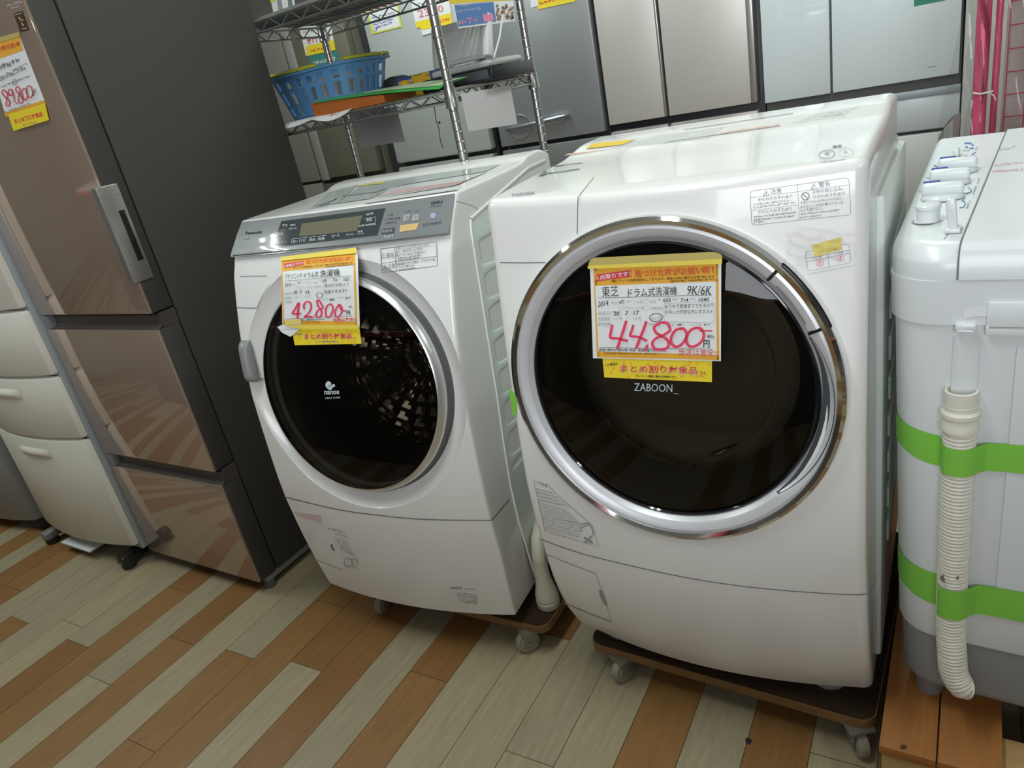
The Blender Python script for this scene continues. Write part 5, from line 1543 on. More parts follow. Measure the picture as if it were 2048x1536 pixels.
g = MB(); P = Pen(g, VT, 1640, 230, 4.654, 0.0006)
P.line([(1060, 468), (1085, 478), (1105, 500), (1120, 512)], 9, True); P.line([(1095, 470), (1130, 466)], 6); P.line([(1175, 382), (1190, 402), (1225, 412)], 8, True)
P.line([(985, 578), (1020, 590)], 5); P.line([(1030, 575), (1068, 570)], 7); P.line([(905, 700), (945, 712)], 7); P.line([(955, 700), (1005, 688)], 5)
P.line([(1345, 262), (1400, 262), (1430, 285)], 12); P.line([(1350, 300), (1378, 296)], 10); P.line([(1390, 310), (1430, 306)], 10); P.line([(1448, 346), (1420, 366), (1405, 402)], 8, True)
P.line([(1060, 600), (1068, 630), (1110, 660)], 4, True); P.line([(1400, 690), (1408, 710), (1360, 728), (1300, 720)], 9, True); P.line([(1375, 668), (1400, 690)], 5)
P.line([(955, 776), (1000, 790)], 6); P.line([(1320, 790), (1352, 820), (1335, 855), (1298, 862)], 8, True); P.greek((1180, 880), (1220, 870), 18, 0.8); P.greek((1325, 790), (1355, 785), 14, 0.8)
V.part('dial_blue_print', g, mat('dial_blue', (0.06, 0.16, 0.42), 0.5))
g = MB(); P = Pen(g, VT, 1640, 230, 4.654, 0.0006)
P.greek((985, 845), (1030, 835), 16, 0.9); P.greek((1090, 872), (1115, 862), 16, 0.9); P.greek((1325, 345), (1390, 340), 22, 0.5); P.greek((1345, 446), (1390, 432), 18, 0.9)
for a_, b_ in (((1475, 640), (1498, 580)), ((1435, 735), (1462, 660)), ((1375, 870), (1412, 790)), ((1300, 1090), (1340, 1040)), ((1165, 1155), (1205, 1108)), ((1455, 330), (1475, 300))):
    P.greek(a_, b_, 24, 0.9)
V.part('dial_grey_print', g, PALEINK)
# front face details
def fx(x, y): return VFS(x, y)
g = MB()
q = fx(1975, 600)
g.box((q.x, -0.006, 0.845), (q.x + 0.30, 0.002, 0.862), r=0.003)
g.box((q.x - 0.0, -0.006, 0.852), (q.x + 0.30, 0.002, 0.893), r=0.004)
V.part('front_handle', g, VW)
g = MB(); q = fx(1966, 590)
g.grid(lambda i, j: (q.x - 0.020 + 0.040 * i, -0.0016 + 0.0004 * j, 0.868 + 0.014 * j + 0.004 * math.sin(math.pi * i)), 8, 4)
V.part('handle_scoop', g, mat('scoop_white', (0.74, 0.76, 0.76), 0.3))
q = fx(1934, 612)
V.part('hose_clip', MB().box((q.x - 0.012, -0.008, 0.850), (q.x + 0.012, 0.004, 0.862), r=0.002).box((q.x - 0.010, -0.009, 0.851), (q.x + 0.010, -0.006, 0.854), r=0.001), VW)
g = MB()
def groove(x0, x1, z0, z1):
    g.grid(lambda i, j: (lambda x, z: (x, 0.004 + taper(z) * 0.15 - 0.0006 - 0.0022 * (1 - min(1, min(i, 1 - i) / 0.16)) * 1.0, z))(x0 + (x1 - x0) * i, z0 + (z1 - z0) * j), 14, 10)
qa = fx(1938, 650)
groove(qa.x - 0.017, qa.x + 0.013, 0.45, 0.842)
groove(qa.x + 0.055, qa.x + 0.36, 0.42, 0.828)
V.part('moulded_panel', g, VW, angle=60)
for x, y in ((0.068, 0.075), (0.37, 0.075), (0.068, 0.62), (0.37, 0.62)):
    V.part('foot', MB().lathe([(0.0, 0.1202), (0.021, 0.1202), (0.022, 0.123), (0.024, 0.19), (0.0, 0.19)], lambda r, a, d, x=x, y=y: (x + r * math.cos(a), y + r * math.sin(a), d), 20), VG)
# hose
fh = VF.surf_y(lambda x, z: -0.0265)
top = fh(1921, 793); low = fh(1906, 1330)
HW = mat('hose_ivory', (0.72, 0.69, 0.60), 0.42)
HY = -0.006
hxs = [(top.x, HY, top.z - 0.020), (fh(1917, 890).x, HY, top.z - 0.10), (fh(1911, 1020).x, HY, 0.49), (fh(1905, 1160).x, HY, 0.35), (low.x - 0.003, HY - 0.006, 0.295), (low.x + 0.001, HY - 0.009, 0.258), (low.x + 0.011, HY - 0.010, 0.234), (low.x + 0.017, HY - 0.006, 0.229)]
def dense(pts, n):
    out = []; q = [pts[0]] + pts + [pts[-1]]
    for i in range(1, len(q) - 2):
        for k in range(n):
            t = k / n
            out.append(tuple(0.5 * ((2 * q[i][j]) + (-q[i - 1][j] + q[i + 1][j]) * t + (2 * q[i - 1][j] - 5 * q[i][j] + 4 * q[i + 1][j] - q[i + 2][j]) * t * t + (-q[i - 1][j] + 3 * q[i][j] - 3 * q[i + 1][j] + q[i + 2][j]) * t ** 3) for j in range(3)))
    out.append(pts[-1]); return out
dp = dense(hxs, 48)
# resample evenly and ripple the radius
L_ = [0.0]
for a, b in zip(dp, dp[1:]): L_.append(L_[-1] + (Vector(b) - Vector(a)).length)
N_ = int(L_[-1] / 0.0014); path = []; rad = []
j = 0
for i in range(N_ + 1):
    s_ = L_[-1] * i / N_
    while j < len(L_) - 2 and L_[j + 1] < s_: j += 1
    t = (s_ - L_[j]) / max(1e-9, L_[j + 1] - L_[j])
    path.append(Vector(dp[j]).lerp(Vector(dp[j + 1]), t)); rad.append(0.0205 + 0.0010 * math.sin(2 * math.pi * s_ / 0.0062))
H = V.part('drain_hose', MB().tube(path, rad, 20), HW, label='ribbed ivory drain hose', angle=60)
tx_, tz_ = top.x, top.z
V.part('hose_cuff', MB().lathe([(0.020, tz_ - 0.062), (0.0235, tz_ - 0.060), (0.0235, tz_ - 0.052), (0.0225, tz_ - 0.050), (0.0225, tz_ - 0.040), (0.0245, tz_ - 0.038), (0.0245, tz_ - 0.032), (0.021, tz_ - 0.028), (0.0205, tz_), (0.0175, tz_ + 0.001), (0.0170, tz_ - 0.03), (0.0, tz_ - 0.03)], lambda r, a, d: (tx_ + r * math.cos(a), HY + r * math.sin(a), d), 36), HW, parent=H)
g = MB(); P = Pen(g, VF.surf_y(lambda x, z: HY - 0.0222), lift=0.0)
P.quad((1880, 1153), (1888, 1150), (1890, 1166), (1882, 1162), 1, 1); P.quad((1913, 1154), (1918, 1152), (1917, 1160), (1912, 1159), 1, 1)
V.part('grime_spot', g, mat('grime', (0.20, 0.17, 0.12), 0.8), parent=H)
# green tape bands
def band(z0, z1, droop):
    def outl(z):
        t = taper(z); x0 = 0.003 + t - 0.0012; yf = 0.004 + t * 0.15 - 0.0012; r = 0.062
        pts = []
        for k in range(6): pts.append((x0, 0.26 - (0.26 - yf - r) * k / 5))
        for k in range(1, 9):
            a = R(180 + 90 * k / 9); pts.append((x0 + r + r * math.cos(a), yf + r + r * math.sin(a)))
        pp = min(path, key=lambda q_: abs(q_.z - z)); hx_ = pp.x; hy = pp.y; hr = 0.0228
        pts.append((x0 + r + 0.002, yf + 0.0005))
        for k in range(0, 11):
            a = R(215 + 110 * k / 10); pts.append((hx_ + hr * math.cos(a), hy + hr * math.sin(a)))
        pts.append((hx_ + hr + 0.010, yf - 0.006)); pts.append((hx_ + hr + 0.030, yf - 0.0034))
        for k in range(1, 7): pts.append((hx_ + hr + 0.03 + (0.36 - hx_ - hr - 0.03) * k / 6, yf - 0.0034))
        return pts
    cols = []
    n = len(outl(0.5))
    for jj in range(7):
        f_ = jj / 6
        zz = z0 + (z1 - z0) * f_
        o_ = outl(zz)
        row = []
        for i, (x, y) in enumerate(o_):
            lift = droop * max(0, (15 - i) / 15) ** 0.8
            wr = 0.0007 * math.sin(i * 1.9 + jj * 2.2) if 10 < i < 17 else 0
            row.append((x, y - wr, zz + lift - (0.006 * math.exp(-((i - 13) / 3.0) ** 2) if jj < 2 else 0)))
        cols.append(row)
    return MB().loop(cols, closed=False)
for (ya, yb_, dr) in ((893, 948, 0.018), (1178, 1236, 0.018)):
    za = at_y(1920, ya, 1.045).z; zb_ = at_y(1920, yb_, 1.045).z
    V.part('tape_band', band(zb_, za, dr), GREEN, label='green tape band around the hose')

# ================================================================== wooden pallet under the twin tub
PW_ = mat('orange_pine', (0.36, 0.14, 0.035), 0.45, noise=0.25, nscale=12, stretch=(10, 0.8, 4))
PW2 = mat('raw_pine', (0.50, 0.32, 0.14), 0.5, noise=0.2, nscale=12, stretch=(0.8, 10, 4))
pl = Thing('pallet', 'orange-brown slatted wooden pallet under the twin-tub washer', 'pallet', (0.16, 1.42, 0))
for x0, x1 in ((-0.090, -0.0055), (-0.0035, 0.087), (0.172, 0.262), (0.30, 0.385)):
    pl.part('deck_board', MB().box((x0, 0.980, 0.100), (x1, 1.86, 0.12), r=0.002), PW_)
for y0, wy in ((0.984, 0.10), (1.37, 0.04), (1.80, 0.04)):
    pl.part('stringer', MB().box((-0.086, y0, 0.018), (0.385, y0 + wy, 0.0995), r=0.002), PW2)
for x0 in (-0.086, 0.20, 0.30):
    pl.part('bottom_board', MB().box((x0, 0.984, 0.0), (x0 + 0.085, 1.86, 0.0175), r=0.002), PW_)
kn = MB()
P = Pen(kn, WORLD.surf_z(lambda x, y: 0.12), lift=0.0006)
P.disc((1807, 1494), 7, 5)
pl.part('wood_knot', kn, mat('knot_brown', (0.10, 0.035, 0.015), 0.6))

# ================================================================== plywood dollies
PLY = mat('worn_dark_ply', (0.034, 0.021, 0.011), 0.9, noise=0.6, nscale=24, stretch=(1, 6, 1), spec=0.15)
PLE = mat('ply_edge', (0.19, 0.095, 0.032), 0.65, noise=0.45, nscale=35)
WHL = mat('worn_grey_wheel', (0.30, 0.28, 0.215), 0.6, noise=0.2, nscale=60)
ZINC = mat('zinc_fork', (0.30, 0.29, 0.26), 0.4, 0.7)
def dolly(label, fr, x0, x1, y0, y1, angs, cl, cr):
    d = Thing('dolly', label, 'dolly', ((x0 + x1) / 2, (y0 + y1) / 2, 0), fr, 'plywood dollies')
    d.part('board', MB().loop([rr_ring(0.0695, x0, x1, y0, y1, 0.030), rr_ring(0.0895, x0, x1, y0, y1, 0.030)], 0, True, True), PLE, label='plywood deck with orange edges')
    d.part('deck_top', MB().loop([rr_ring(0.0894, x0 + 0.002, x1 - 0.002, y0 + 0.002, y1 - 0.002, 0.029), rr_ring(0.0900, x0 + 0.003, x1 - 0.003, y0 + 0.003, y1 - 0.003, 0.028)], 0, True, True), PLY)
    for (x, y), an in zip(((x0 + cl, y0 + 0.010), (x1 - cr, y0 + 0.010), (x0 + 0.065, y1 - 0.055), (x1 - 0.065, y1 - 0.055)), angs):
        ca, sa = math.cos(an), math.sin(an)
        tf = lambda v: Vector((x + v.x * ca - v.y * sa, y + v.x * sa + v.y * ca, v.z))
        k = MB().box((-0.024, -0.022, 0.0655), (0.024, 0.022, 0.0695), tf=tf).box((-0.0145, -0.016, 0.022), (-0.0125, 0.020, 0.066), r=0.0008, tf=tf).box((0.0125, -0.016, 0.022), (0.0145, 0.020, 0.066), r=0.0008, tf=tf)
        c = d.part('caster', k, ZINC)
        w = MB().lathe([(0.006, -0.011), (0.018, -0.0105), (0.020, -0.009), (0.027, -0.0095), (0.0295, -0.007), (0.030, 0.0), (0.0295, 0.007), (0.027, 0.0095), (0.020, 0.009), (0.018, 0.0105), (0.006, 0.011)], lambda r, a, dd: tf(Vector((dd, -0.004 + r * math.cos(a), 0.0302 + r * math.sin(a)))), 28)
        d.part('wheel', w, WHL, parent=c)
        d.part('axle', MB().lathe([(0.0, -0.0165), (0.005, -0.0165), (0.005, 0.0165), (0.0, 0.0165)], lambda r, a, dd: tf(Vector((dd, -0.004 + r * math.cos(a), 0.0302 + r * math.sin(a)))), 12), ZINC, parent=c)
dolly('dark plywood dolly under the washer with the chrome-ringed door', Frame((-0.394, 1.055, 0), -0.028), -0.293, 0.291, 0.0, 0.60, (R(-22), R(35), 0.3, -0.2), 0.077, 0.030)
dolly('dark plywood dolly under the washer with the silver control panel', Frame((-1.09, 1.062, 0), 0.02), -0.29, 0.290, 0.0, 0.555, (R(12), R(-40), 0.3, -0.2), 0.05, 0.061)

# ================================================================== pink wire rack wrapped in clear plastic
PINK = mat('pink_plastic_pole', (0.80, 0.13, 0.25), 0.3)
RWIRE = mat('red_wire', (0.52, 0.05, 0.08), 0.4)
K2 = Thing('wire_rack', 'pink and red wire rack wrapped in clear plastic, behind the twin tub', 'rack', (0.16, 2.4, 0))
GY = 2.34
p0, p1 = at_y(1957, 0, GY), at_y(1966, 290, GY)
px0 = (p0.x + p1.x) / 2
K2.part('pole', MB().tube([(px0, GY, 0.0), (px0, GY, 1.62)], 0.0165, 14), PINK)
K2.part('pole', MB().tube([(px0 + 0.030, GY + 0.012, 0.0), (px0 + 0.034, GY + 0.012, 1.62)], 0.008, 12), PINK)
K2.part('pole', MB().tube([(px0 + 0.34, GY, 0.0), (px0 + 0.34, GY, 1.62)], 0.0125, 14), PINK)
m_ = MB()
def bw(u, z): return (px0 + 0.055 + 0.26 * u, GY + 0.03 - 0.028 * math.sin(math.pi * min(1, u * 1.2)) + 0.03 * u, z)
for k in range(7):
    m_.tube([bw(k / 6 * 0.98 + 0.004, 0.72), bw(k / 6 * 0.98 + 0.004, 1.58)], 0.0016, 6)
for k in range(15):
    z = 0.885 + k * 0.055
    sag = 0.012 if k == 0 else 0.0
    m_.tube([tuple(Vector(bw(i / 10, z - sag * math.sin(math.pi * i / 10))) ) for i in range(11)], 0.0016, 6)
K2.part('wire_mesh', m_, RWIRE)
fl_ = MB()
def film2(i, j):
    x = px0 - 0.035 + 0.40 * i; z = 0.02 + 1.58 * j
    neck = math.exp(-((z - 1.015) / 0.05) ** 2) * 0.018 * (1 if i < 0.1 else 0.2)
    y = GY - 0.03 + 0.008 * math.sin(i * 23 + 3 * math.sin(j * 9)) + 0.006 * math.sin(i * 57 + j * 31) + 0.005 * math.sin(j * 44 + i * 13) + neck
    return (x + neck * (1 - i) + 0.004 * math.sin(j * 37), y, z)
fl_.grid(film2, 60, 70)
K2.part('plastic_wrap', fl_, tinted_glass('plastic_wrap', (0.90, 0.88, 0.87), 1.45, 0.08), label='crinkled clear plastic wrap', angle=80)
fl2 = MB()
fl2.grid(lambda i, j: (px0 - 0.045 + 0.035 * i - 0.05 * (1 - i) * max(0, 1 - abs(j - 0.55) * 5), GY + 0.02 - 0.03 * i, 0.1 + 1.5 * j), 8, 60)
K2.part('wrap_edge', fl2, tinted_glass('plastic_haze', (0.88, 0.88, 0.87), 1.5, 0.15))
tie = [at_y(1946, 186, GY - 0.045), at_y(1960, 188, GY - 0.05), at_y(1975, 185, GY - 0.05), at_y(1986, 182, GY - 0.045)]
tie2 = [at_y(1978, 184, GY - 0.047), at_y(1988, 192, GY - 0.05), at_y(1992, 200, GY - 0.05)]
K2.part('tie', MB().tube(tie, 0.0022, 6).tube(tie2, 0.0015, 6), mat('cream_string', (0.66, 0.60, 0.50), 0.7))
gp_ = MB().box((px0 + 0.05, GY + 0.075, 0.02), (px0 + 0.40, GY + 0.085, 1.60), r=0.002)
K2.part('back_board', gp_, mat('grey_beige_board', (0.50, 0.465, 0.44), 0.6))
# bag of grey plastic hanging left of it
bg = MB()
q0, q1 = at_y(1905, 265, 2.30), at_y(1945, 215, 2.30)
def bagf(i, j):
    x = q0.x - 0.035 + 0.05 * i; z = 0.0 + 0.965 * j - 0.06 * (1 - i) ** 2 * j
    return (x, 2.31 + 0.05 * math.sin(math.pi * j) * (0 if i in (0, 1) else 1) * 0 + 0.012 * math.sin(i * 9 + j * 5), z)
bg.grid(bagf, 10, 24); bg.grid(lambda i, j: (bagf(i, j)[0], 2.37 - 0.008 * math.sin(i * 8), bagf(i, j)[2]), 10, 24)
single('bag', bg, mat('grey_film_bag', (0.33, 0.32, 0.32), 0.35), 'grey plastic bag bunched at the foot of the wrapped pink rack', 'bag', None, (q0.x + 0.02, 2.34, 0.0))

# ================================================================== price tags taped on the two drum washers
TAPEK = mat('khaki_tape', (0.50, 0.40, 0.12), 0.5)
TAPEY = mat('clear_yellow_tape', (0.78, 0.62, 0.10), 0.35)
TRED = mat('tag_red', (0.72, 0.10, 0.05), 0.6)
BANNER = mat('banner_red', (0.66, 0.045, 0.07), 0.55)
DIGIT = mat('marker_red', (0.78, 0.055, 0.13), 0.5)
SLIPBLOT = mat('slip_blot_orange', (0.86, 0.42, 0.03), 0.55)
HEADEDGE = mat('headline_dark', (0.30, 0.05, 0.02), 0.6)

# ---- right washer
ts_ = TF.surf_y(lambda x, z: TC.y + 0.0813 * (z - TC.z) - 0.0135)
VV = (1150, 500, 5.485)
t = Tag('price_tag', 'price tag reading 44,800 taped on the chrome-ringed black door', 'price tag', ts_, (0.0, 0.97, 0.93), None, TF)
t.layer('paper', TWHITE, lambda P: P.quad((165, 200), (1605, 140), (1600, 1220), (197, 1187)), VV)
def f(P):
    P.quad((200, 205), (1572, 150), (1566, 352), (222, 392)); P.quad((200, 205), (240, 204), (268, 1172), (240, 1176), 2, 8); P.quad((1545, 150), (1572, 150), (1582, 1208), (1552, 1206), 2, 8)
    P.quad((240, 1112), (1180, 1128), (1180, 1196), (243, 1176), 8, 2); P.quad((1180, 1150), (1580, 1158), (1582, 1208), (1180, 1196), 4, 2)
t.layer('orange_frame', ORANGE, f, VV)
t.layer('white_field', TWHITE, lambda P: P.quad((222, 394), (1545, 345), (1556, 1150), (258, 1112), 8, 8), VV)
t.layer('banner', BANNER, lambda P: P.quad((234, 268), (612, 219), (616, 294), (240, 343), 4, 2), VV)
t.layer('banner_text', TWHITE, lambda P: P.text('1点限りです！', (248, 332), (612, 284), 54, 0.012), VV)
t.layer('headline_edge', HEADEDGE, lambda P: P.text('見つけた時がお買い時！', (651, 303), (1520, 258), 84, 0.03), VV)
t.layer('headline', mat('headline_orange_red', (0.80, 0.17, 0.03), 0.55), lambda P: P.text('見つけた時がお買い時！', (655, 297), (1524, 254), 78, 0.012), VV)
def f(P):
    P.text('※軽トラックの無料貸出もしております。商品のお取り置きもお受け致します。', (395, 358), (1540, 304), 30, 0.01)
    P.text('ご確認済み商品、代金先払商品に限ります。', (1030, 357), (1540, 330), 22, 0.01)
    P.line([(250, 527), (1505, 494)], 4); P.line([(275, 1072), (1510, 1088)], 4)
    P.text('円', (1408, 1072), (1474, 1074), 82, 0.015); P.text('税込', (1450, 968), (1530, 970), 38, 0.01)
    P.text('配達の場合は上記価格に別途、配送料金がかかります。', (265, 1108), (1012, 1120), 30, 0.01)
    P.greek((318, 1142), (905, 1150), 18, 0.6)
t.layer('printed_text', BLACKINK, f, VV)
def f(P):
    P.text('年式', (395, 600), (470, 600), 34); P.text('リサイクル品', (538, 588), (738, 585), 36); P.text('新品', (820, 586), (888, 584), 34)
    P.text('アウトレット品', (538, 658), (748, 655), 36); P.text('未使用品', (822, 655), (962, 655), 34)
    for x, y in ((757, 588), (482, 660), (757, 658)): P.line([(x, y), (x + 44, y - 1), (x + 44, y - 44), (x, y - 43)], 3, close=True)
    P.text('品出日', (248, 716), (386, 714), 42); P.text('保証期間', (252, 778), (380, 776), 40); P.text('参考価格', (252, 838), (396, 836), 42)
    P.text('1ヶ月　・　3ヶ月　・', (425, 776), (790, 772), 40); P.text('6ヶ月', (840, 770), (940, 768), 38)
    P.text('幅', (912, 558), (938, 556), 24); P.text('奥行', (1070, 556), (1126, 554), 26); P.text('高さ', (1264, 552), (1322, 550), 26); P.line([(1498, 532), (1530, 531)], 3)
    P.line([(498, 712), (508, 670)], 3); P.line([(612, 710), (622, 668)], 3)
    P.line([(975, 588), (1505, 568), (1530, 582), (1535, 780), (1510, 798), (990, 788), (975, 770)], 3, close=True)
    P.text('円の品', (800, 836), (935, 836), 38); P.text('担当者：', (1000, 832), (1092, 832), 24); P.text('メンテ者：', (1262, 832), (1392, 832), 24); P.line([(960, 798), (1536, 802)], 2)
t.layer('grey_print', mat('form_grey', (0.40, 0.41, 0.43), 0.6), f, VV)
def f(P):
    P.text('東芝', (298, 520), (478, 508), 118, -0.006); P.text('ドラム式洗濯機', (580, 522), (1115, 492), 96, 0.0, 0.08); P.text('9K/6K', (1222, 492), (1490, 494), 100, -0.004, 0.15)
    P.text("2014", (248, 628), (362, 610), 58, 0.0, 0.25); P.text('655', (965, 572), (1050, 570), 40, 0.008, 0.1); P.text('714', (1155, 572), (1240, 570), 42, 0.008, 0.1); P.text('1040', (1355, 568), (1468, 562), 40, 0.006, 0.1)
    P.text("'20", (410, 720), (482, 720), 48, 0.012, 0.1); P.text('7', (545, 716), (582, 714), 42, 0.006, 0.15); P.text('17', (642, 712), (698, 710), 44, 0.006, 0.1)
    P.line([(480, 566), (496, 580), (520, 548)], 9)
    P.line([(485, 588), (528, 587), (528, 545)], 4)
    P.ring((888, 742), 70, 44, 7, -0.08)
    P.text('おうちで乾燥までできるので', (985, 645), (1520, 628), 46, -0.004); P.text('外干しが不安な方にオススメ', (985, 708), (1510, 696), 46, -0.004)
    P.greek((1120, 834), (1190, 834), 32, 0.9); P.greek((1412, 832), (1480, 828), 24, 0.8)
t.layer('handwriting', BLACKINK, f, VV)
def f(P):
    P.line([(408, 822), (392, 900), (388, 962), (460, 970), (520, 985), (580, 1000)], 27, True)
    P.line([(562, 775), (530, 880), (490, 1000), (460, 1090)], 30, True)
    P.line([(640, 822), (620, 890), (606, 942), (680, 952), (740, 975), (790, 1000)], 26, True)
    P.line([(782, 782), (748, 880), (700, 1000), (668, 1085)], 30, True)
    P.line([(796, 1040), (776, 1080), (758, 1108)], 28, True)
    P.line([(1040, 860), (1010, 805), (930, 800), (868, 850), (890, 910), (960, 950), (1020, 1000), (1015, 1070), (940, 1095), (870, 1080), (848, 1020), (890, 970), (960, 940), (1030, 895), (1045, 860)], 29, True)
    P.line([(1170, 862), (1105, 880), (1058, 950), (1055, 1020), (1095, 1060), (1150, 1050), (1205, 990), (1225, 920), (1195, 868), (1160, 862)], 29, True)
    P.line([(1330, 855), (1270, 880), (1225, 950), (1225, 1020), (1270, 1062), (1340, 1045), (1400, 985), (1410, 910), (1375, 862), (1325, 856)], 29, True)
    P.line([(1362, 886), (1505, 888)], 16)
t.layer('price_digits', DIGIT, f, VV, label='large red handwritten price')
t.layer('red_footer', TRED, lambda P: P.text('当店は激安!!', (1135, 1158), (1560, 1168), 72, 0.0), VV)
t.layer('tape', TAPEK, lambda P: P.poly([(205, 85), (1400, 25), (1530, 22), (1585, 38), (1615, 60), (1612, 100), (1500, 108), (800, 142), (150, 172), (150, 145), (170, 108)]), VV, label='khaki masking tape')
t.layer('tape_fold', TAPEY, lambda P: P.quad((138, 172), (1615, 96), (1612, 152), (142, 208), 8, 2), VV, label='yellow tape edge')
t2 = Tag('discount_slip', 'yellow discount slip hanging under the 44,800 price tag', 'slip', TF.surf_y(lambda x, z: TC.y + 0.0813 * (z - TC.z) - 0.0118), (0.0, 0.965, 0.85), 'yellow discount slips', TF)
t2.layer('paper', YELLOW, lambda P: P.quad((300, 1175), (1502, 1205), (1502, 1450), (322, 1398)), VV)
def blots(P, x0, y0, w, h, s):
    rnd = random.Random(4)
    for i in range(30):
        x = x0 + rnd.random() * w; y = y0 + rnd.random() * h
        P.quad((x, y), (x + s, y - s * 0.3), (x + s * 1.1, y + s * 0.6), (x + s * 0.1, y + s * 0.9), 1, 1)
t2.layer('pattern', SLIPBLOT, lambda P: blots(P, 330, 1215, 1130, 190, 26), VV)
t2.layer('slip_text_edge', mat('slip_white_edge', (0.85, 0.80, 0.55), 0.6), lambda P: P.text('まとめ割り対象品', (488, 1346), (1346, 1374), 92, 0.022), VV)
t2.layer('slip_text', mat('slip_red', (0.66, 0.035, 0.07), 0.55), lambda P: P.text('まとめ割り対象品', (494, 1340), (1342, 1366), 86, 0.012), VV)
t2.layer('slip_intro', BLACKINK, lambda P: P.text('この商品は', (330, 1278), (470, 1262), 30, 0.015), VV)
t2.layer('slip_ending', BLACKINK, lambda P: P.text('です。', (1372, 1368), (1448, 1370), 30, 0.01), VV)
t2.layer('slip_note', BLACKINK, lambda P: P.text('クレジット清算の場合は対象外です。', (660, 1396), (1118, 1412), 30, 0.015), VV)

# ---- left washer
def tagy(z): return -0.0165 + 0.19 * (z - 0.9) + (9.0 * (z - 0.955) ** 2 if z > 0.955 else 0.0)
ps_ = PF.surf_y(lambda x, z: tagy(z))
VV2 = (540, 480, 6.982)
t = Tag('price_tag', 'price tag reading 42,800 taped on the silver-panelled washer', 'price tag', ps_, (-0.1, 0.0, 0.92), None, PF)
t.layer('paper', TWHITE, lambda P: P.quad((160, 235), (1222, 150), (1254, 1222), (172, 1200)), VV2)
def f(P):
    P.quad((158, 262), (1188, 168), (1192, 345), (165, 440)); P.quad((158, 262), (186, 260), (205, 1195), (180, 1198), 2, 8); P.quad((1165, 180), (1190, 178), (1220, 1210), (1190, 1208), 2, 8)
    P.quad((190, 1128), (860, 1128), (860, 1192), (185, 1192), 6, 2); P.quad((860, 1140), (1205, 1130), (1218, 1210), (860, 1192), 4, 2)
t.layer('orange_frame', ORANGE, f, VV2)
t.layer('white_field', TWHITE, lambda P: P.quad((176, 440), (1166, 358), (1190, 1140), (200, 1118), 8, 8), VV2)
t.layer('banner', BANNER, lambda P: P.quad((192, 330), (470, 290), (475, 345), (198, 395), 4, 2), VV2)
t.layer('banner_text', TWHITE, lambda P: P.text('1点限りです！', (204, 386), (468, 340), 40, 0.015), VV2)
t.layer('headline', mat('headline_orange_red', (0.80, 0.17, 0.03), 0.55), lambda P: P.text('見つけた時がお買い時！', (500, 335), (1150, 285), 62, 0.03), VV2)
def f(P):
    P.text('※軽トラックの無料貸出もしております。商品のお取り置きもお受け致します。', (318, 400), (1160, 322), 22, 0.012)
    P.text('ご確認済み商品、代金先払商品に限ります。', (775, 384), (1160, 346), 18, 0.012)
    P.line([(195, 575), (1140, 500)], 4); P.line([(205, 1102), (1150, 1062)], 4)
    P.text('円', (1070, 1052), (1118, 1050), 66, 0.015); P.text('税込', (1098, 948), (1150, 942), 26, 0.02)
    P.text('別途、配送料金がかかります', (430, 1128), (770, 1118), 26, 0.01); P.greek((240, 1165), (700, 1152), 16, 0.6)
t.layer('printed_text', BLACKINK, f, VV2)
def f(P):
    P.text('年式', (305, 638), (358, 632), 26); P.text('リサイクル品', (412, 612), (555, 600), 28); P.text('新品', (615, 605), (668, 600), 28)
    P.text('アウトレット品', (405, 680), (560, 668), 28); P.text('未使用品', (612, 668), (722, 660), 28)
    for x, y in ((572, 610), (378, 684), (572, 672)): P.line([(x, y), (x + 32, y - 2), (x + 32, y - 34), (x, y - 32)], 3, close=True)
    P.text('品出日', (204, 770), (304, 760), 34); P.text('保証期間', (204, 830), (298, 822), 34); P.text('参考価格', (206, 886), (310, 880), 34)
    P.text('1ヶ月　・　3ヶ月', (330, 820), (560, 800), 32)
    P.line([(425, 755), (432, 715)], 3); P.line([(498, 748), (505, 710)], 3)
    P.line([(745, 590), (1150, 560)], 2); P.line([(745, 590), (740, 800)], 2); P.line([(610, 838), (1155, 780)], 2)
    P.text('担当者', (740, 838), (815, 830), 20); P.text('メンテ者', (950, 822), (1030, 812), 20)
    P.text('幅', (690, 578), (712, 576), 22); P.text('奥行', (815, 560), (850, 556), 20); P.text('高さ', (955, 552), (990, 548), 20)
t.layer('grey_print', mat('form_grey', (0.40, 0.41, 0.43), 0.6), f, VV2)
def f(P):
    P.text('パナソニック', (205, 545), (445, 530), 72, 0.0); P.text('ドラム式', (480, 535), (680, 512), 78, 0.0); P.text('洗濯機', (700, 520), (975, 495), 96, 0.0)
    P.text('2013', (204, 652), (286, 642), 44, 0.004, 0.2); P.text('639', (730, 590), (790, 582), 40, 0.006, 0.1); P.text('716', (872, 578), (935, 570), 42, 0.004, 0.1); P.text('1021', (1028, 572), (1102, 562), 46, 0.004, 0.1)
    P.text("20", (328, 752), (378, 746), 38, 0.01, 0.1); P.text('7', (420, 748), (446, 744), 40, 0.004); P.text('15', (502, 750), (548, 744), 40, 0.006, 0.1)
    P.line([(378, 600), (392, 608), (412, 584)], 7)
    P.ring((688, 772), 42, 38, 6)
    P.text('雨の日でも安心して', (760, 660), (1102, 636), 44, 0.0); P.text('洗濯できます!!', (755, 752), (1070, 730), 50, 0.0)
    P.greek((838, 852), (895, 846), 40, 0.9); P.greek((1060, 830), (1130, 822), 36, 0.9)
t.layer('handwriting', BLACKINK, f, VV2)
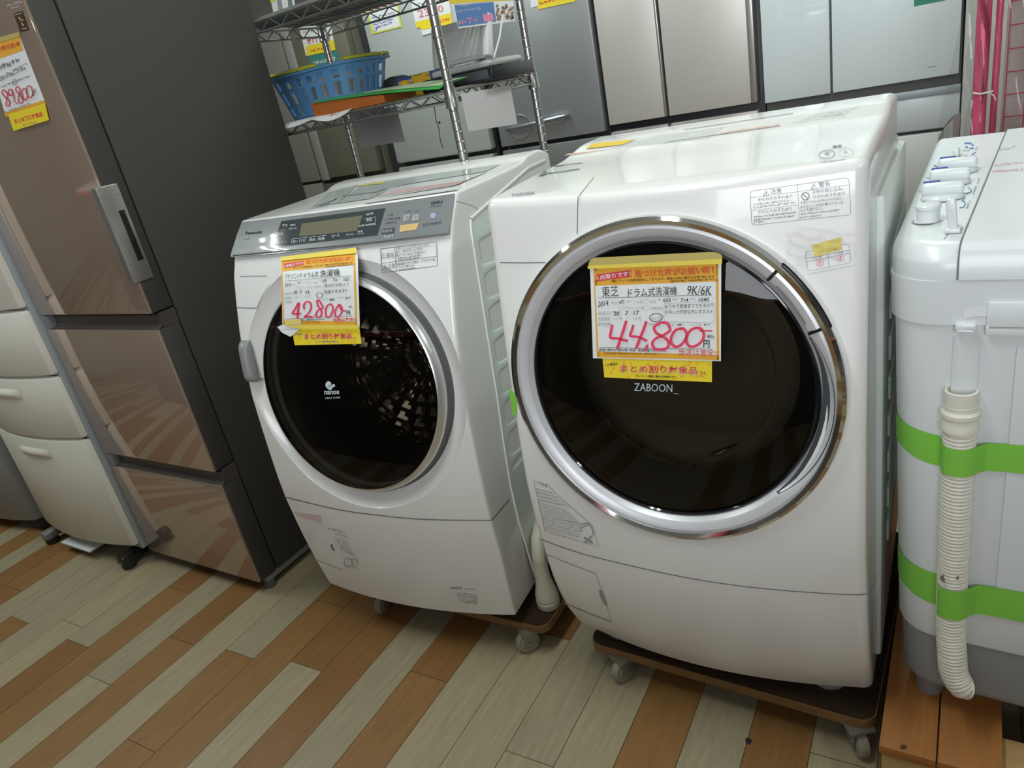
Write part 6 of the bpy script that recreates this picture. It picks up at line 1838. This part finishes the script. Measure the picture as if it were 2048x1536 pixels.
def f(P):
    P.line([(392, 880), (350, 960), (312, 1025), (370, 1030), (432, 1028)], 25, True)
    P.line([(408, 872), (392, 960), (378, 1098)], 25, True)
    P.line([(476, 968), (470, 910), (500, 868), (550, 868), (572, 910), (560, 980), (520, 1040), (478, 1076), (540, 1068), (596, 1080)], 22, True)
    P.line([(610, 1050), (622, 1058)], 22)
    P.line([(740, 940), (700, 870), (672, 838), (654, 860), (668, 920), (710, 980), (716, 1040), (690, 1078), (650, 1070), (642, 1030), (675, 980), (745, 945)], 22, True)
    P.line([(832, 892), (790, 930), (772, 1000), (782, 1060), (815, 1080), (852, 1040), (876, 970), (868, 915), (832, 892)], 22, True)
    P.line([(962, 905), (925, 950), (905, 1010), (910, 1060), (945, 1075), (985, 1035), (1002, 970), (990, 915), (955, 905), (975, 950), (1010, 985), (1062, 992)], 20, True)
t.layer('price_digits', DIGIT, f, VV2, label='large red handwritten price')
t.layer('red_footer', TRED, lambda P: P.text('当店は激安!!', (875, 1142), (1190, 1134), 52, 0.02), VV2)
t.layer('tape', TAPEY, lambda P: P.quad((148, 235), (1205, 105), (1212, 182), (150, 290), 8, 4), VV2, label='glossy yellow tape along the top')
t.layer('lower_tape', TAPEY, lambda P: P.quad((190, 1185), (1240, 1185), (1242, 1240), (430, 1245), 8, 2), VV2, label='yellow tape along the bottom')
t.layer('tape_patch', mat('pale_gold_tape', (0.76, 0.60, 0.20), 0.4), lambda P: P.quad((200, 1118), (425, 1098), (440, 1165), (205, 1195), 3, 2), VV2)
t2 = Tag('discount_slip', 'yellow discount slip hanging under the 42,800 price tag', 'slip', PF.surf_y(lambda x, z: tagy(z) + 0.0015), (-0.1, -0.01, 0.82), 'yellow discount slips', PF)
t2.layer('paper', YELLOW, lambda P: P.quad((300, 1210), (1248, 1215), (1278, 1450), (345, 1468)), VV2)
t2.layer('pattern', SLIPBLOT, lambda P: blots(P, 350, 1260, 880, 180, 24), VV2)
t2.layer('slip_text_edge', mat('slip_white_edge', (0.85, 0.80, 0.55), 0.6), lambda P: P.text('まとめ割り対象品', (474, 1392), (1144, 1382), 88, 0.022), VV2)
t2.layer('slip_text', mat('slip_red', (0.66, 0.035, 0.07), 0.55), lambda P: P.text('まとめ割り対象品', (480, 1388), (1140, 1378), 82, 0.015), VV2)
t2.layer('slip_intro', BLUEINK, lambda P: P.text('この商品は', (345, 1335), (455, 1320), 26, 0.02), VV2)
t2.layer('slip_ending', BLUEINK, lambda P: P.text('です。', (1165, 1382), (1215, 1380), 22, 0.02), VV2)
t2.layer('slip_note', BLUEINK, lambda P: P.text('クレジット清算の場合は対象外です。', (625, 1432), (965, 1430), 24, 0.02), VV2)
t3 = Tag('slip', 'folded white paper corner poking out left of the 42,800 price tag', 'paper', PF.surf_y(lambda x, z: tagy(z) - 0.001), (-0.2, -0.01, 0.83), None, PF)
t3.layer('paper', TWHITE, lambda P: P.poly([(100, 1212), (165, 1188), (440, 1170), (440, 1215), (395, 1262), (285, 1352), (165, 1292)]), VV2)
t3.layer('print', PALEINK, lambda P: P.greek((165, 1262), (390, 1242), 14, 0.5), VV2)
